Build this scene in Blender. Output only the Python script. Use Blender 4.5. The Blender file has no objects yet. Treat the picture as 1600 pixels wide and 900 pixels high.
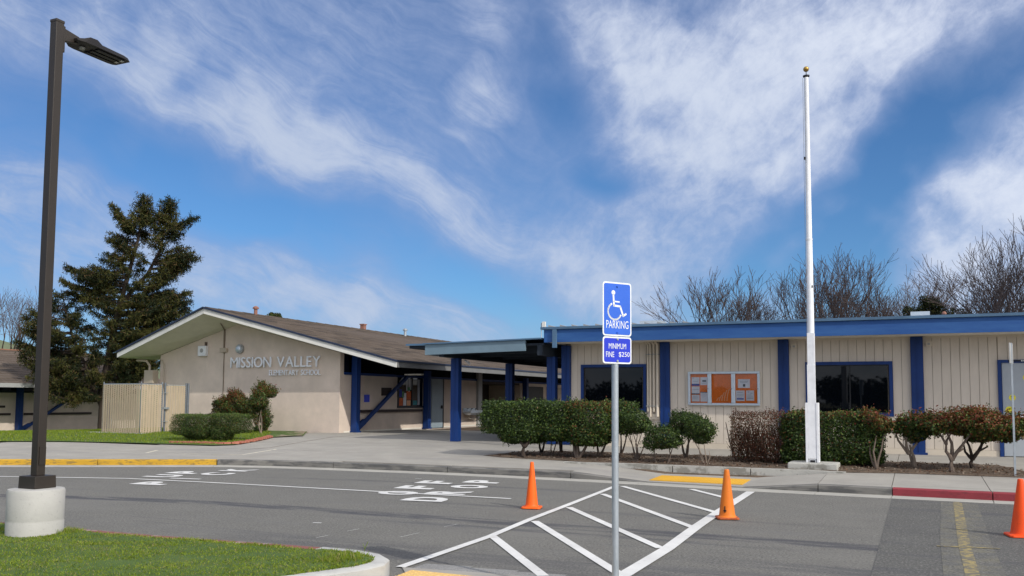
import bpy, bmesh, math, random
import numpy as np
from mathutils import Vector, Matrix, noise as mnoise
random.seed(7); rng = np.random.default_rng(7)
S = bpy.context.scene
COL = S.collection
PI = math.pi
rad = math.radians

# ------------------------------------------------------------------ camera
YAW, PITCH, ROLL, CAMH = rad(24.5), math.atan(100/1392.), .006, 1.67
cam_d = bpy.data.cameras.new('camera'); cam = bpy.data.objects.new('camera', cam_d); COL.objects.link(cam)
f0 = Vector((-math.sin(YAW), math.cos(YAW), 0)); r0 = Vector((math.cos(YAW), math.sin(YAW), 0)); u0 = Vector((0, 0, 1))
fw = f0*math.cos(PITCH)+u0*math.sin(PITCH); up = u0*math.cos(PITCH)-f0*math.sin(PITCH)
Rv = r0*math.cos(ROLL)+up*math.sin(ROLL); Uv = up*math.cos(ROLL)-r0*math.sin(ROLL)
Rm = Matrix((Rv, Uv, -fw)).transposed().to_4x4()
cam.matrix_world = Matrix.Translation((0, 0, CAMH)) @ Rm
cam_d.sensor_fit = 'HORIZONTAL'; cam_d.sensor_width = 36; cam_d.lens = 36*1392/1600.
cam_d.shift_y = 75/1600.
cam_d.clip_end = 6000; cam_d.clip_start = .05
S.camera = cam

# ------------------------------------------------------------------ light
EL = rad(36); SUNV = Vector((.92*math.cos(EL), -.39*math.cos(EL), math.sin(EL))).normalized()
sun_d = bpy.data.lights.new('sun', 'SUN'); sun_d.energy = 3.0; sun_d.angle = rad(.6); sun_d.color = (1, .955, .88)
sun = bpy.data.objects.new('sun', sun_d); COL.objects.link(sun)
sun.rotation_mode = 'QUATERNION'; sun.rotation_quaternion = SUNV.to_track_quat('Z', 'Y'); sun.location = (20, -10, 30)
S.view_settings.view_transform = 'Standard'; S.view_settings.look = 'None'
S.view_settings.exposure = 0.0; S.view_settings.gamma = 1.0

# ------------------------------------------------------------------ world: physical sky with procedural cirrus
W = bpy.data.worlds.new('World'); S.world = W; W.use_nodes = True
wn = W.node_tree; wn.nodes.clear()
def N(t, **k):
    n = wn.nodes.new(t)
    for a, b in k.items():
        if a.startswith('i_'): n.inputs[int(a[2:])].default_value = b
        else: setattr(n, a, b)
    return n
def M(op, a, b=None, c=None, clamp=False, nt=None):
    nt = nt or wn
    n = nt.nodes.new('ShaderNodeMath'); n.operation = op; n.use_clamp = clamp
    for i, v in enumerate((a, b, c)):
        if v is None: continue
        if isinstance(v, (int, float)): n.inputs[i].default_value = v
        else: nt.links.new(v, n.inputs[i])
    return n.outputs[0]
def smooth(x, lo, hi, nt=None):
    nt = nt or wn
    n = nt.nodes.new('ShaderNodeMapRange'); n.interpolation_type = 'SMOOTHSTEP'
    nt.links.new(x, n.inputs[0]); n.inputs[1].default_value = lo; n.inputs[2].default_value = hi
    return n.outputs[0]
L = wn.links
sky = N('ShaderNodeTexSky'); sky.sky_type = 'NISHITA'; sky.sun_disc = False
sky.sun_elevation = EL; sky.sun_rotation = math.atan2(SUNV.x, SUNV.y); sky.altitude = 100
sky.air_density = 1.0; sky.dust_density = .35; sky.ozone_density = 2.5
tc = N('ShaderNodeTexCoord'); sep = N('ShaderNodeSeparateXYZ'); L.new(tc.outputs['Generated'], sep.inputs[0])
az = M('MULTIPLY', M('ARCTAN2', sep.outputs[0], sep.outputs[1]), 180/PI)
el = M('MULTIPLY', M('ARCSINE', sep.outputs[2]), 180/PI)
comb = N('ShaderNodeCombineXYZ'); L.new(az, comb.inputs[0]); L.new(el, comb.inputs[1])
P2 = comb.outputs[0]
def wnoise(vec, scale, detail, rough, mapping=None, dist=0.0, lac=2.0):
    if mapping:
        m = N('ShaderNodeMapping'); m.vector_type = 'TEXTURE'
        m.inputs[2].default_value = (0, 0, rad(mapping[0])); m.inputs[3].default_value = (mapping[1], mapping[2], 1)
        L.new(vec, m.inputs[0]); vec = m.outputs[0]
    n = N('ShaderNodeTexNoise'); L.new(vec, n.inputs['Vector']); n.inputs['Scale'].default_value = scale
    n.inputs['Detail'].default_value = detail; n.inputs['Roughness'].default_value = rough; n.inputs['Distortion'].default_value = dist
    return n
wv = wnoise(P2, .13, 2.5, .5)
vs = N('ShaderNodeVectorMath', operation='SUBTRACT'); L.new(wv.outputs['Color'], vs.inputs[0]); vs.inputs[1].default_value = (.5, .5, .5)
vm = N('ShaderNodeVectorMath', operation='SCALE'); L.new(vs.outputs[0], vm.inputs[0]); vm.inputs['Scale'].default_value = 5.
va = N('ShaderNodeVectorMath', operation='ADD'); L.new(P2, va.inputs[0]); L.new(vm.outputs[0], va.inputs[1])
PW = va.outputs[0]
def px2ae(px, py):
    d = fw + Rv*((px-800)/1392.) + Uv*((525-py)/1392.); d.normalize()
    return math.degrees(math.atan2(d.x, d.y)), math.degrees(math.asin(d.z))
# cloud banks: two ends and half width (degrees in the sky, converted from the picture), weight
BANKS = [(-200, -60, 420, 190, 120, .45), (180, 110, 640, 300, 80, .42), (430, 190, 800, 400, 70, .44), (650, 330, 960, 480, 70, .42),
         (890, -20, 1060, 200, 110, .50), (1060, -40, 1250, 160, 170, .36), (1000, 170, 1240, 290, 95, .42),
         (1180, 130, 1620, -20, 75, .50), (1150, 70, 1400, -30, 110, .25), (1200, 290, 1360, 200, 40, .55),
         (900, 430, 1150, 350, 80, .40), (850, 430, 1060, 520, 60, .40),
         (1640, 180, 1520, 420, 120, .55), (1560, 300, 1460, 420, 70, .45),
         (-80, 250, 100, 300, 50, .40), (-60, 380, 300, 440, 90, .42), (260, 380, 560, 490, 60, .60), (480, 455, 800, 545, 50, .65), (300, 60, 700, 140, 130, .18),
         (700, 138, 778, 150, 36, .62), (715, 200, 765, 225, 36, .25), (750, 20, 790, 60, 40, .35), (560, 358, 600, 378, 36, .2),
         (-60, 125, 220, 235, 70, -.62), (180, 232, 420, 310, 60, -.75), (380, 300, 620, 350, 56, -.75), (560, 340, 900, 480, 46, -.65), (640, 395, 860, 500, 34, -.5),
         (800, -60, 872, 120, 54, -.36), (850, 90, 955, 215, 50, -.58), (920, 270, 1010, 295, 38, -.50), (620, 20, 900, 330, 110, -.12), (260, 330, 420, 360, 40, -.3),
         (1640, 40, 1400, 240, 66, -.85), (1420, 230, 1190, 400, 70, -.88), (1400, 300, 1290, 480, 70, -.75), (1260, 420, 1080, 470, 44, -.45), (820, 500, 1010, 540, 40, -.4)]
dens = None
for x0, y0, x1, y1, w, wt in BANKS:
    a0, e0 = px2ae(x0, y0); a1, e1 = px2ae(x1, y1)
    hl = math.hypot(a1-a0, e1-e0)/2; ang = math.atan2(e1-e0, a1-a0); wd = w/26.
    m = N('ShaderNodeMapping'); m.vector_type = 'TEXTURE'
    m.inputs[1].default_value = ((a0+a1)/2, (e0+e1)/2, 0); m.inputs[2].default_value = (0, 0, ang)
    m.inputs[3].default_value = (hl+wd*1.1, wd*1.45, 1)
    L.new(PW if w > 35 else P2, m.inputs[0])
    g = N('ShaderNodeTexGradient', gradient_type='QUADRATIC_SPHERE' if w < 35 else 'SPHERICAL'); L.new(m.outputs[0], g.inputs[0])
    v = M('MULTIPLY', M('POWER', g.outputs[1], .75) if w > 35 else M('POWER', g.outputs[1], .6), wt)
    dens = M('ADD', v, .52) if dens is None else M('ADD', dens, v)
# clouds also outside the frame: broad procedural cover
inL = smooth(az, -75, -60); inR = smooth(az, 22, 10)
infr = M('MULTIPLY', M('MULTIPLY', inL, inR), smooth(el, 42, 30))
big = wnoise(P2, .045, 5, .6, (25, 2.2, 1))
dens = M('ADD', dens, M('MULTIPLY', M('SUBTRACT', 1.0, infr), M('SUBTRACT', smooth(big.outputs['Fac'], .36, .60), .25)))
nl = wnoise(PW, .75, 10, .66, (-27, 5.2, .9), .5)
nr = wnoise(PW, .75, 10, .66, (42, 3.4, .9), .5)
mx = smooth(az, -27, -17)
nn = M('ADD', M('MULTIPLY', nl.outputs['Fac'], M('SUBTRACT', 1., mx)), M('MULTIPLY', nr.outputs['Fac'], mx))
puff = wnoise(P2, .70, 10, .66, None, .25)
kp = M('ADD', .30, M('MULTIPLY', mx, .30))
nn = M('ADD', M('MULTIPLY', nn, M('SUBTRACT', 1., kp)), M('MULTIPLY', puff.outputs['Fac'], kp))
dd = M('ADD', dens, M('MULTIPLY', M('SUBTRACT', nn, .5), M('ADD', .5, M('MULTIPLY', smooth(dens, .2, .8), 1.0))))
cov = smooth(dd, -.12, 1.42)
cov = M('POWER', cov, .95)
cov = M('MULTIPLY', M('ADD', .0, M('MULTIPLY', cov, 1.0)), .93)
# cloud brightness follows its thickness
ccol = N('ShaderNodeMix', data_type='RGBA'); L.new(smooth(dd, .35, 1.45), ccol.inputs[0])
ccol.inputs[6].default_value = (2.2, 3.15, 5.7, 1); ccol.inputs[7].default_value = (4.5, 5.3, 6.9, 1)
# thin cloud scatters forward: brighter towards the sun's side of the sky
dt = N('ShaderNodeVectorMath', operation='DOT_PRODUCT'); L.new(tc.outputs['Generated'], dt.inputs[0]); dt.inputs[1].default_value = tuple(SUNV)
ph = M('MULTIPLY', M('POWER', M('MULTIPLY', M('ADD', dt.outputs['Value'], 1.), .5), 2.2), 1.)
pg_ = N('ShaderNodeVectorMath', operation='SCALE'); pg_.inputs[0].default_value = (16.5, 15.0, 12.6); L.new(ph, pg_.inputs['Scale'])
cgl = N('ShaderNodeVectorMath', operation='ADD'); L.new(ccol.outputs[2], cgl.inputs[0]); L.new(pg_.outputs[0], cgl.inputs[1])
# deepen and enrich the clear blue
tint = N('ShaderNodeMix', data_type='RGBA', blend_type='MULTIPLY'); tint.inputs[0].default_value = 1
L.new(sky.outputs[0], tint.inputs[6]); tint.inputs[7].default_value = (.45, .73, 1.02, 1)
mixc = N('ShaderNodeMix', data_type='RGBA'); L.new(cov, mixc.inputs[0]); L.new(tint.outputs[2], mixc.inputs[6]); L.new(cgl.outputs[0], mixc.inputs[7])
bg = N('ShaderNodeBackground'); bg.inputs[1].default_value = .105; L.new(mixc.outputs[2], bg.inputs[0])
wo = N('ShaderNodeOutputWorld'); L.new(bg.outputs[0], wo.inputs[0])

# ------------------------------------------------------------------ materials
MATS = {}
def mat(name, col, rough=.8, var=.12, scale=8., bump=.0, bscale=None, metal=0., spec=.3, stretch=None, col2=None, detail=5, sheen=0, coat=0):
    """principled with procedural colour variation and relief"""
    m = bpy.data.materials.new(name); m.use_nodes = True; nt = m.node_tree; nt.nodes.clear()
    out = nt.nodes.new('ShaderNodeOutputMaterial'); b = nt.nodes.new('ShaderNodeBsdfPrincipled'); nt.links.new(b.outputs[0], out.inputs[0])
    t = nt.nodes.new('ShaderNodeTexCoord'); mp = nt.nodes.new('ShaderNodeMapping'); nt.links.new(t.outputs['Object'], mp.inputs[0])
    if stretch: mp.inputs[3].default_value = stretch
    n = nt.nodes.new('ShaderNodeTexNoise'); n.inputs['Scale'].default_value = scale; n.inputs['Detail'].default_value = detail; n.inputs['Roughness'].default_value = .62
    nt.links.new(mp.outputs[0], n.inputs[0])
    rp = nt.nodes.new('ShaderNodeValToRGB')
    c2 = col2 or tuple(min(1, c*(1+var)) for c in col); c1 = col if col2 else tuple(c*(1-var) for c in col)
    rp.color_ramp.elements[0].position = .32; rp.color_ramp.elements[1].position = .68
    rp.color_ramp.elements[0].color = (*c1, 1); rp.color_ramp.elements[1].color = (*c2, 1)
    nt.links.new(n.outputs[0], rp.inputs[0]); nt.links.new(rp.outputs[0], b.inputs['Base Color'])
    b.inputs['Roughness'].default_value = rough; b.inputs['Metallic'].default_value = metal; b.inputs['Specular IOR Level'].default_value = spec
    if coat: b.inputs['Coat Weight'].default_value = coat
    if bump:
        n2 = nt.nodes.new('ShaderNodeTexNoise'); n2.inputs['Scale'].default_value = bscale or scale*4; n2.inputs['Detail'].default_value = 4
        nt.links.new(mp.outputs[0], n2.inputs[0])
        bp = nt.nodes.new('ShaderNodeBump'); bp.inputs['Strength'].default_value = min(1, bump); bp.inputs['Distance'].default_value = .02
        nt.links.new(n2.outputs[0], bp.inputs['Height']); nt.links.new(bp.outputs[0], b.inputs['Normal'])
    m['bsdf'] = b.name
    MATS[name] = m
    return m
def nodes_of(m): return m.node_tree, m.node_tree.nodes[m['bsdf']]

def layered(name, base, rough, layers, bump=.4, bscale=180, stops=None):
    """surface built from several noise layers: (scale, stretch, lo, hi, colour, strength)"""
    m = mat(name, base, rough, .10, 1.3, bump, bscale)
    nt, b = nodes_of(m)
    cur = b.inputs['Base Color'].links[0].from_socket
    t = [n for n in nt.nodes if n.type == 'TEX_COORD'][0]
    for sc, st, lo, hi, col, stren in layers:
        mp = nt.nodes.new('ShaderNodeMapping'); mp.inputs[3].default_value = st; nt.links.new(t.outputs['Object'], mp.inputs[0])
        n = nt.nodes.new('ShaderNodeTexNoise'); n.inputs['Scale'].default_value = sc; n.inputs['Detail'].default_value = 6; n.inputs['Roughness'].default_value = .6
        nt.links.new(mp.outputs[0], n.inputs[0])
        s = smooth(n.outputs[0], lo, hi, nt); s = M('MULTIPLY', s, stren, nt=nt)
        mx = nt.nodes.new('ShaderNodeMix'); mx.data_type = 'RGBA'; nt.links.new(s, mx.inputs[0]); nt.links.new(cur, mx.inputs[6]); mx.inputs[7].default_value = (*col, 1)
        cur = mx.outputs[2]
    nt.links.new(cur, b.inputs['Base Color'])
    return m, cur, t

asph, cur, t = layered('asphalt', (.160, .154, .136), .88, [
    (16, (1, 1, 1), .50, .62, (.190, .182, .160), .6), (34, (1, 1, 1), .51, .60, (.26, .25, .225), .75), (38, (1, 1, 1), .53, .62, (.055, .053, .05), .8), (7, (.5, 1, 1), .5, .72, (.15, .145, .13), .5),
    (260, (1, 1, 1), .58, .72, (.36, .355, .33), .55), (200, (1, 1, 1), .56, .7, (.06, .06, .058), .55),
    (1.1, (.2, 1.6, 1), .52, .72, (.15, .147, .14), .5), (.35, (1, 1, 1), .5, .7, (.195, .188, .168), .6),
    (3.0, (.06, 3, 1), .60, .70, (.085, .085, .095), .5)], .5, 240)
# wheel-track and sealer bands that run along the drive lane
nt, b = nodes_of(asph)
sp = nt.nodes.new('ShaderNodeSeparateXYZ'); nt.links.new(t.outputs['Object'], sp.inputs[0])
wob = nt.nodes.new('ShaderNodeTexNoise'); wob.inputs['Scale'].default_value = 1.; wob.inputs['Detail'].default_value = 5
wmp = nt.nodes.new('ShaderNodeMapping'); wmp.inputs[3].default_value = (.35, 2.2, 1); nt.links.new(t.outputs['Object'], wmp.inputs[0]); nt.links.new(wmp.outputs[0], wob.inputs[0])
wobv = M('MULTIPLY', M('SUBTRACT', wob.outputs[0], .5), .75, nt=nt)
brk = nt.nodes.new('ShaderNodeTexNoise'); brk.inputs['Scale'].default_value = 1.; brk.inputs['Detail'].default_value = 7; brk.inputs['Roughness'].default_value = .7
bmp_ = nt.nodes.new('ShaderNodeMapping'); bmp_.inputs[3].default_value = (.9, 5., 1); nt.links.new(t.outputs['Object'], bmp_.inputs[0]); nt.links.new(bmp_.outputs[0], brk.inputs[0])
brkv = smooth(brk.outputs[0], .36, .56, nt)
bend = M('MULTIPLY', M('POWER', M('MAXIMUM', M('SUBTRACT', -9.0, sp.outputs[0], nt=nt), 0, nt=nt), 2, nt=nt), .032, nt=nt)
yy = M('ADD', M('ADD', sp.outputs[1], wobv, nt=nt), bend, nt=nt)
def band(yc, hw, soft, x0, x1, stren, c, cur):
    d = M('ABSOLUTE', M('SUBTRACT', yy, yc, nt=nt), nt=nt)
    f = smooth(d, hw+soft, hw, nt)
    f = M('MULTIPLY', f, M('MULTIPLY', smooth(sp.outputs[0], x0, x0+2.5, nt), smooth(sp.outputs[0], x1, x1-2.5, nt), nt=nt), nt=nt)
    f = M('MULTIPLY', M('MULTIPLY', f, stren, nt=nt), brkv, nt=nt)
    mx = nt.nodes.new('ShaderNodeMix'); mx.data_type = 'RGBA'; nt.links.new(f, mx.inputs[0]); nt.links.new(cur, mx.inputs[6]); mx.inputs[7].default_value = (*c, 1)
    return mx.outputs[2]
DK = (.062, .062, .072)
cur = band(11.55, .16, .12, -20, 40, .80, DK, cur)
cur = band(11.0, .05, .1, -8, -.5, .55, DK, cur)
cur = band(9.9, .10, .25, -3, 4, .55, DK, cur)
cur = band(8.9, .30, .4, -9, 3, .40, DK, cur)
cur = band(13.2, .05, .12, -9, 0, .4, DK, cur)
cur = band(16.0, .08, .12, -14, -4, .45, DK, cur)
nt.links.new(cur, b.inputs['Base Color'])
asph2, _, _ = layered('asphalt_newer', (.112, .109, .100), .88, [
    (34, (1, 1, 1), .52, .61, (.235, .23, .205), .75), (38, (1, 1, 1), .53, .62, (.05, .05, .048), .8), (6, (.5, 1, 1), .5, .72, (.11, .108, .10), .5),
    (240, (1, 1, 1), .58, .72, (.30, .30, .29), .5), (200, (1, 1, 1), .56, .7, (.04, .04, .04), .5),
    (1.0, (.2, 1.6, 1), .52, .7, (.075, .075, .085), .6)], .5, 240)
conc, _, _ = layered('concrete', (.325, .305, .268), .9, [
    (1.2, (1, .5, 1), .48, .72, (.295, .28, .25), .6), (14, (1, 1, 1), .55, .75, (.42, .40, .36), .4), (60, (1, 1, 1), .52, .7, (.26, .25, .23), .4),
    (.5, (.4, 2, 1), .52, .68, (.25, .24, .225), .55), (3, (.3, 4, 1), .58, .7, (.22, .215, .20), .5)], .25, 160)
kerbc, _, _ = layered('kerb_concrete', (.19, .182, .165), .9, [
    (3, (.5, 3, 3), .42, .60, (.085, .085, .085), .85), (90, (1, 1, 1), .55, .7, (.2, .19, .18), .5)], .35, 100)
gutc, _, _ = layered('gutter_concrete', (.36, .345, .305), .9, [
    (2.5, (.5, 3, 3), .5, .68, (.28, .27, .25), .7), (90, (1, 1, 1), .55, .7, (.3, .29, .27), .45)], .3, 100)
ykerb, _, _ = layered('yellow_kerb_paint', (.50, .29, .025), .7, [
    (3.5, (1, 3, 9), .50, .62, (.16, .12, .05), .7), (14, (1, 1, 1), .55, .7, (.45, .25, .03), .6)], .3, 60)
rkerb, _, _ = layered('red_kerb_paint', (.24, .035, .045), .7, [
    (4, (1, 3, 6), .55, .7, (.12, .03, .035), .7), (40, (1, 1, 1), .6, .75, (.36, .12, .12), .4)], .3, 60)
redfade, _, _ = layered('faded_red_paint', (.22, .085, .07), .8, [(5, (1, 1, 1), .5, .62, (.38, .33, .3), .7)], .3, 60)
whitec, _, _ = layered('white_kerb_paint', (.44, .435, .41), .8, [
    (5, (1, 1, 2), .48, .64, (.36, .35, .33), .6), (60, (1, 1, 1), .58, .7, (.34, .33, .31), .5)], .15, 60)
pedc, _, _ = layered('pale_concrete', (.40, .39, .365), .9, [
    (5, (1, 1, 3), .5, .68, (.38, .37, .35), .5), (26, (1, 1, 1.6), .60, .68, (.30, .29, .27), .7), (90, (1, 1, 1), .58, .7, (.40, .39, .37), .4)], .12, 60)
lowc, _, _ = layered('weathered_concrete', (.45, .44, .40), .9, [
    (6, (.6, 1, .7), .48, .62, (.20, .19, .16), .8), (60, (1, 1, 1), .55, .7, (.25, .24, .22), .5)], .5, 60)
paintw, _, _ = layered('road_paint_white', (.66, .65, .62), .7, [
    (9, (1, 1, 1), .60, .70, (.42, .41, .39), .55), (110, (1, 1, 1), .60, .68, (.30, .29, .28), .55)], .3, 200)
soil, _, _ = layered('soil', (.115, .082, .057), .95, [
    (6, (1, 1, 1), .5, .65, (.05, .036, .027), .8), (30, (1, 1, 1), .55, .68, (.24, .19, .14), .6)], 1., 30)
grassg, _, _ = layered('lawn_ground', (.075, .125, .028), .95, [
    (3, (1, 1, 1), .45, .65, (.11, .155, .04), .7), (40, (1, 1, 1), .5, .7, (.05, .085, .02), .7), (1.2, (1, 1, 1), .6, .7, (.19, .17, .08), .4)], 1., 60)
landm, _, _ = layered('land', (.16, .15, .09), .95, [(.05, (1, 1, 1), .45, .65, (.10, .13, .05), .8)], .3, 2)
hillm, _, _ = layered('hill_grass', (.13, .15, .085), .95, [(.03, (1, 1, 1), .45, .6, (.085, .11, .06), .8)], .3, 2)
stucco, _, _ = layered('beige_stucco', (.64, .535, .45), .95, [
    (.7, (1, 1, .35), .48, .7, (.54, .46, .385), .5), (25, (1, 1, 1), .5, .7, (.58, .50, .42), .5), (4, (1, 1, .2), .62, .75, (.40, .35, .30), .3)], .35, 90)
plank = mat('beige_board_paint', (.60, .53, .445), .8, .07, 3., .15, 60, stretch=(1, 1, .3))
plankb = mat('beige_board_back', (.30, .26, .21), .9, .05, 3.)
beige = mat('beige_trim', (.60, .53, .43), .8, .06, 3.)
beiged = mat('beige_door_paint', (.44, .37, .29), .7, .06, 3.)
blue = mat('blue_trim_paint', (.006, .033, .150), .55, .16, 2.2, .1, 40, stretch=(1, 1, .4))
bluef = mat('blue_fascia_paint', (.018, .075, .255), .62, .22, 1.8, .1, 40, stretch=(.5, 1, 3), col2=(.035, .115, .31))
bluet = mat('weathered_blue_metal', (.08, .15, .24), .5, .18, 2.0, .1, 40, stretch=(.6, 1, 1))
fasg = mat('grey_blue_fascia', (.15, .22, .27), .6, .10, 2.5, .1, 40, stretch=(.6, 1, 1))
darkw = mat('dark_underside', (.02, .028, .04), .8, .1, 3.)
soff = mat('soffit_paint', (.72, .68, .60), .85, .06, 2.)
fasw = mat('white_fascia_paint', (.62, .61, .57), .7, .07, 3., .05, 30)
fasg2 = mat('grey_gutter_metal', (.34, .34, .33), .5, .08, 3.)
edged = mat('dark_drip_edge', (.02, .03, .06), .5, .1, 3.)
darkg = mat('dark_glass', (.002, .003, .005), .02, .0, 3., spec=.32)
woodd = mat('dark_brown_board', (.045, .032, .028), .7, .1, 6.)
greyd = mat('grey_door_paint', (.36, .39, .42), .55, .04, 3., .05, 30)
greydd = mat('pale_blue_door_paint', (.27, .33, .37), .55, .05, 3.)
shing, _, _ = layered('shingle', (.098, .075, .058), .95, [
    (60, (1, 1, 1), .5, .66, (.165, .125, .092), .6), (40, (1, 1, 1), .52, .68, (.055, .043, .035), .6)], .8, 90)
shingb = mat('shingle_light', (.122, .095, .074), .95, .25, 40., .8, 90)
shingc = mat('shingle_dark', (.066, .053, .043), .95, .25, 40., .8, 90)
bronze = mat('bronze_paint', (.022, .0155, .010), .5, .12, 4., .05, 60, spec=.5)
bronzed = mat('dark_bronze', (.010, .008, .007), .5, .1, 4.)
ledm = mat('led_lens', (.5, .5, .48), .3, .05, 4.)
galv = mat('galvanised_steel', (.34, .38, .41), .42, .16, 14., .1, 60, metal=.55, stretch=(1, 1, .35), col2=(.46, .50, .53))
whitep = mat('white_metal_paint', (.74, .75, .77), .45, .08, 5., .05, 30)
goldm = mat('gold_ball_finish', (.42, .26, .07), .35, .15, 20., metal=.7)
blackm = mat('black_plastic', (.015, .015, .017), .5, .1, 5.)
orange, _, _ = layered('orange_plastic', (.88, .125, .008), .5, [(7, (1, 1, .5), .54, .72, (0.484, 0.099, 0.024), 0.55), (60, (1, 1, 1), .62, .70, (.18, .08, .04), .5)], .08, 60)
oranged, _, _ = layered('orange_plastic_weathered', (.70, .175, .015), .5, [(7, (1, 1, .5), .54, .72, (0.385, 0.126, 0.028), 0.80), (60, (1, 1, 1), .62, .70, (.18, .08, .04), .5)], .08, 60)
orangeb = mat('scuffed_cone_base', (.40, .09, .025), .6, .25, 20.)
oranger, _, _ = layered('red_orange_plastic', (.88, .085, .010), .5, [(7, (1, 1, .5), .54, .72, (0.484, 0.077, 0.026), 0.55), (60, (1, 1, 1), .62, .70, (.18, .08, .04), .5)], .08, 60)
signb = mat('sign_blue', (.020, .115, .58), .4, .05, 6., spec=.5)
signb2 = mat('sign_deep_blue', (.008, .030, .50), .4, .05, 6., spec=.5)
signw = mat('sign_white', (.74, .76, .76), .4, .03, 6., spec=.5)
alum = mat('aluminium', (.55, .61, .66), .35, .06, 10., metal=.5)
cork = mat('orange_pin_board', (.72, .17, .025), .9, .10, 14., .1, 80)
paper = mat('paper', (.66, .67, .72), .8, .03, 6.)
inkb = mat('print_blue', (.03, .05, .30), .8, .05, 6.)
inkk = mat('print_dark', (.04, .045, .06), .8, .05, 6.)
inkg = mat('print_grey', (.36, .38, .44), .8, .05, 6.)
paleo = mat('pale_print', (.70, .38, .22), .8, .1, 20.)
yellow = mat('yellow_sticker', (.76, .68, .04), .5, .04, 6.)
ypad, _, _ = layered('yellow_tactile_plastic', (.66, .36, .03), .6, [(8, (1, 1, 1), .55, .7, (.55, .30, .04), .5)], .3, 60)
ypad2, _, _ = layered('sandy_yellow_tactile', (.66, .43, .15), .7, [(12, (1, 1, 1), .5, .7, (.72, .55, .30), .6)], .3, 60)
yfade, _, _ = layered('worn_yellow_paint', (.33, .26, .10), .8, [
    (12, (1, 1, 1), .40, .58, (.115, .112, .10), .95), (110, (1, 1, 1), .50, .6, (.12, .12, .12), .7)], .3, 160)
slatm = mat('beige_privacy_slat', (.56, .45, .325), .65, .08, 4.)
wire = mat('fence_wire', (.52, .43, .30), .6, .05, 5.)
brickm = mat('red_brick', (.36, .105, .065), .9, .22, 14., .4, 60, col2=(.46, .20, .14))
pipeo = mat('vent_pipe_paint', (.27, .13, .095), .7, .1, 6.)
barkd = mat('dark_bark', (.045, .033, .026), .95, .3, 14., .6, 40, stretch=(1, 1, .3))
barkg = mat('grey_bark', (.125, .095, .075), .95, .3, 14., .6, 40, stretch=(1, 1, .3))
barkt = mat('tan_bark', (.21, .165, .125), .95, .25, 14., .6, 40, stretch=(1, 1, .3))
twig = mat('bare_twig', (.085, .062, .055), .95, .15, 5.)
twigp = mat('pale_bare_twig', (.13, .095, .075), .95, .15, 5.)
artred = mat('art_orange', (.50, .12, .04), .8, .2, 14.); artyel = mat('art_green', (.12, .30, .16), .8, .2, 9.); artteal = mat('art_teal', (.05, .22, .26), .8, .2, 9.)
def leafmat(name, col, rough=.5, spec=.4, trans=.15):
    m = mat(name, col, rough, .22, 9., spec=spec)
    nt, b = nodes_of(m)
    tr = nt.nodes.new('ShaderNodeBsdfTranslucent'); tr.inputs[0].default_value = (col[0]*1.5, col[1]*1.6, col[2]*.9, 1)
    mx = nt.nodes.new('ShaderNodeMixShader'); mx.inputs[0].default_value = trans
    out = [n for n in nt.nodes if n.type == 'OUTPUT_MATERIAL'][0]
    nt.links.new(b.outputs[0], mx.inputs[1]); nt.links.new(tr.outputs[0], mx.inputs[2]); nt.links.new(mx.outputs[0], out.inputs[0])
    return m
lf_dark = leafmat('leaf_dark', (.020, .038, .010), .5, .28)
lf_mid = leafmat('leaf_mid', (.042, .075, .014), .5, .3)
lf_lite = leafmat('leaf_light', (.10, .15, .030), .5, .3)
lf_red = leafmat('leaf_red', (.17, .045, .022), .5, .25)
lf_bron = leafmat('leaf_bronze', (.13, .085, .022), .5, .25)
lf_dry = leafmat('leaf_dry', (.085, .042, .028), .8, .1)
lf_dry2 = leafmat('leaf_dry_pale', (.15, .085, .055), .8, .1)
nd_a = leafmat('needle_dark', (.016, .024, .008), .7, .2, .08)
nd_b = leafmat('needle_olive', (.062, .062, .014), .7, .2, .1)
nd_c = leafmat('needle_brown', (.10, .066, .030), .8, .1, .08)
gr_a = leafmat('grass_green', (.145, .205, .012), .6, .25, .3)
gr_b = leafmat('grass_yellow_green', (.215, .265, .026), .6, .25, .3)
gr_c = leafmat('grass_straw', (.27, .235, .095), .7, .2, .25)
# pane glass
gm = bpy.data.materials.new('clear_glass'); gm.use_nodes = True; nt = gm.node_tree; nt.nodes.clear()
o_ = nt.nodes.new('ShaderNodeOutputMaterial'); tr_ = nt.nodes.new('ShaderNodeBsdfTransparent'); gl_ = nt.nodes.new('ShaderNodeBsdfGlossy'); gl_.inputs['Roughness'].default_value = .02
fr_ = nt.nodes.new('ShaderNodeFresnel'); fr_.inputs[0].default_value = 1.4; mx_ = nt.nodes.new('ShaderNodeMixShader')
nt.links.new(fr_.outputs[0], mx_.inputs[0]); nt.links.new(tr_.outputs[0], mx_.inputs[1]); nt.links.new(gl_.outputs[0], mx_.inputs[2]); nt.links.new(mx_.outputs[0], o_.inputs[0])

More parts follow.
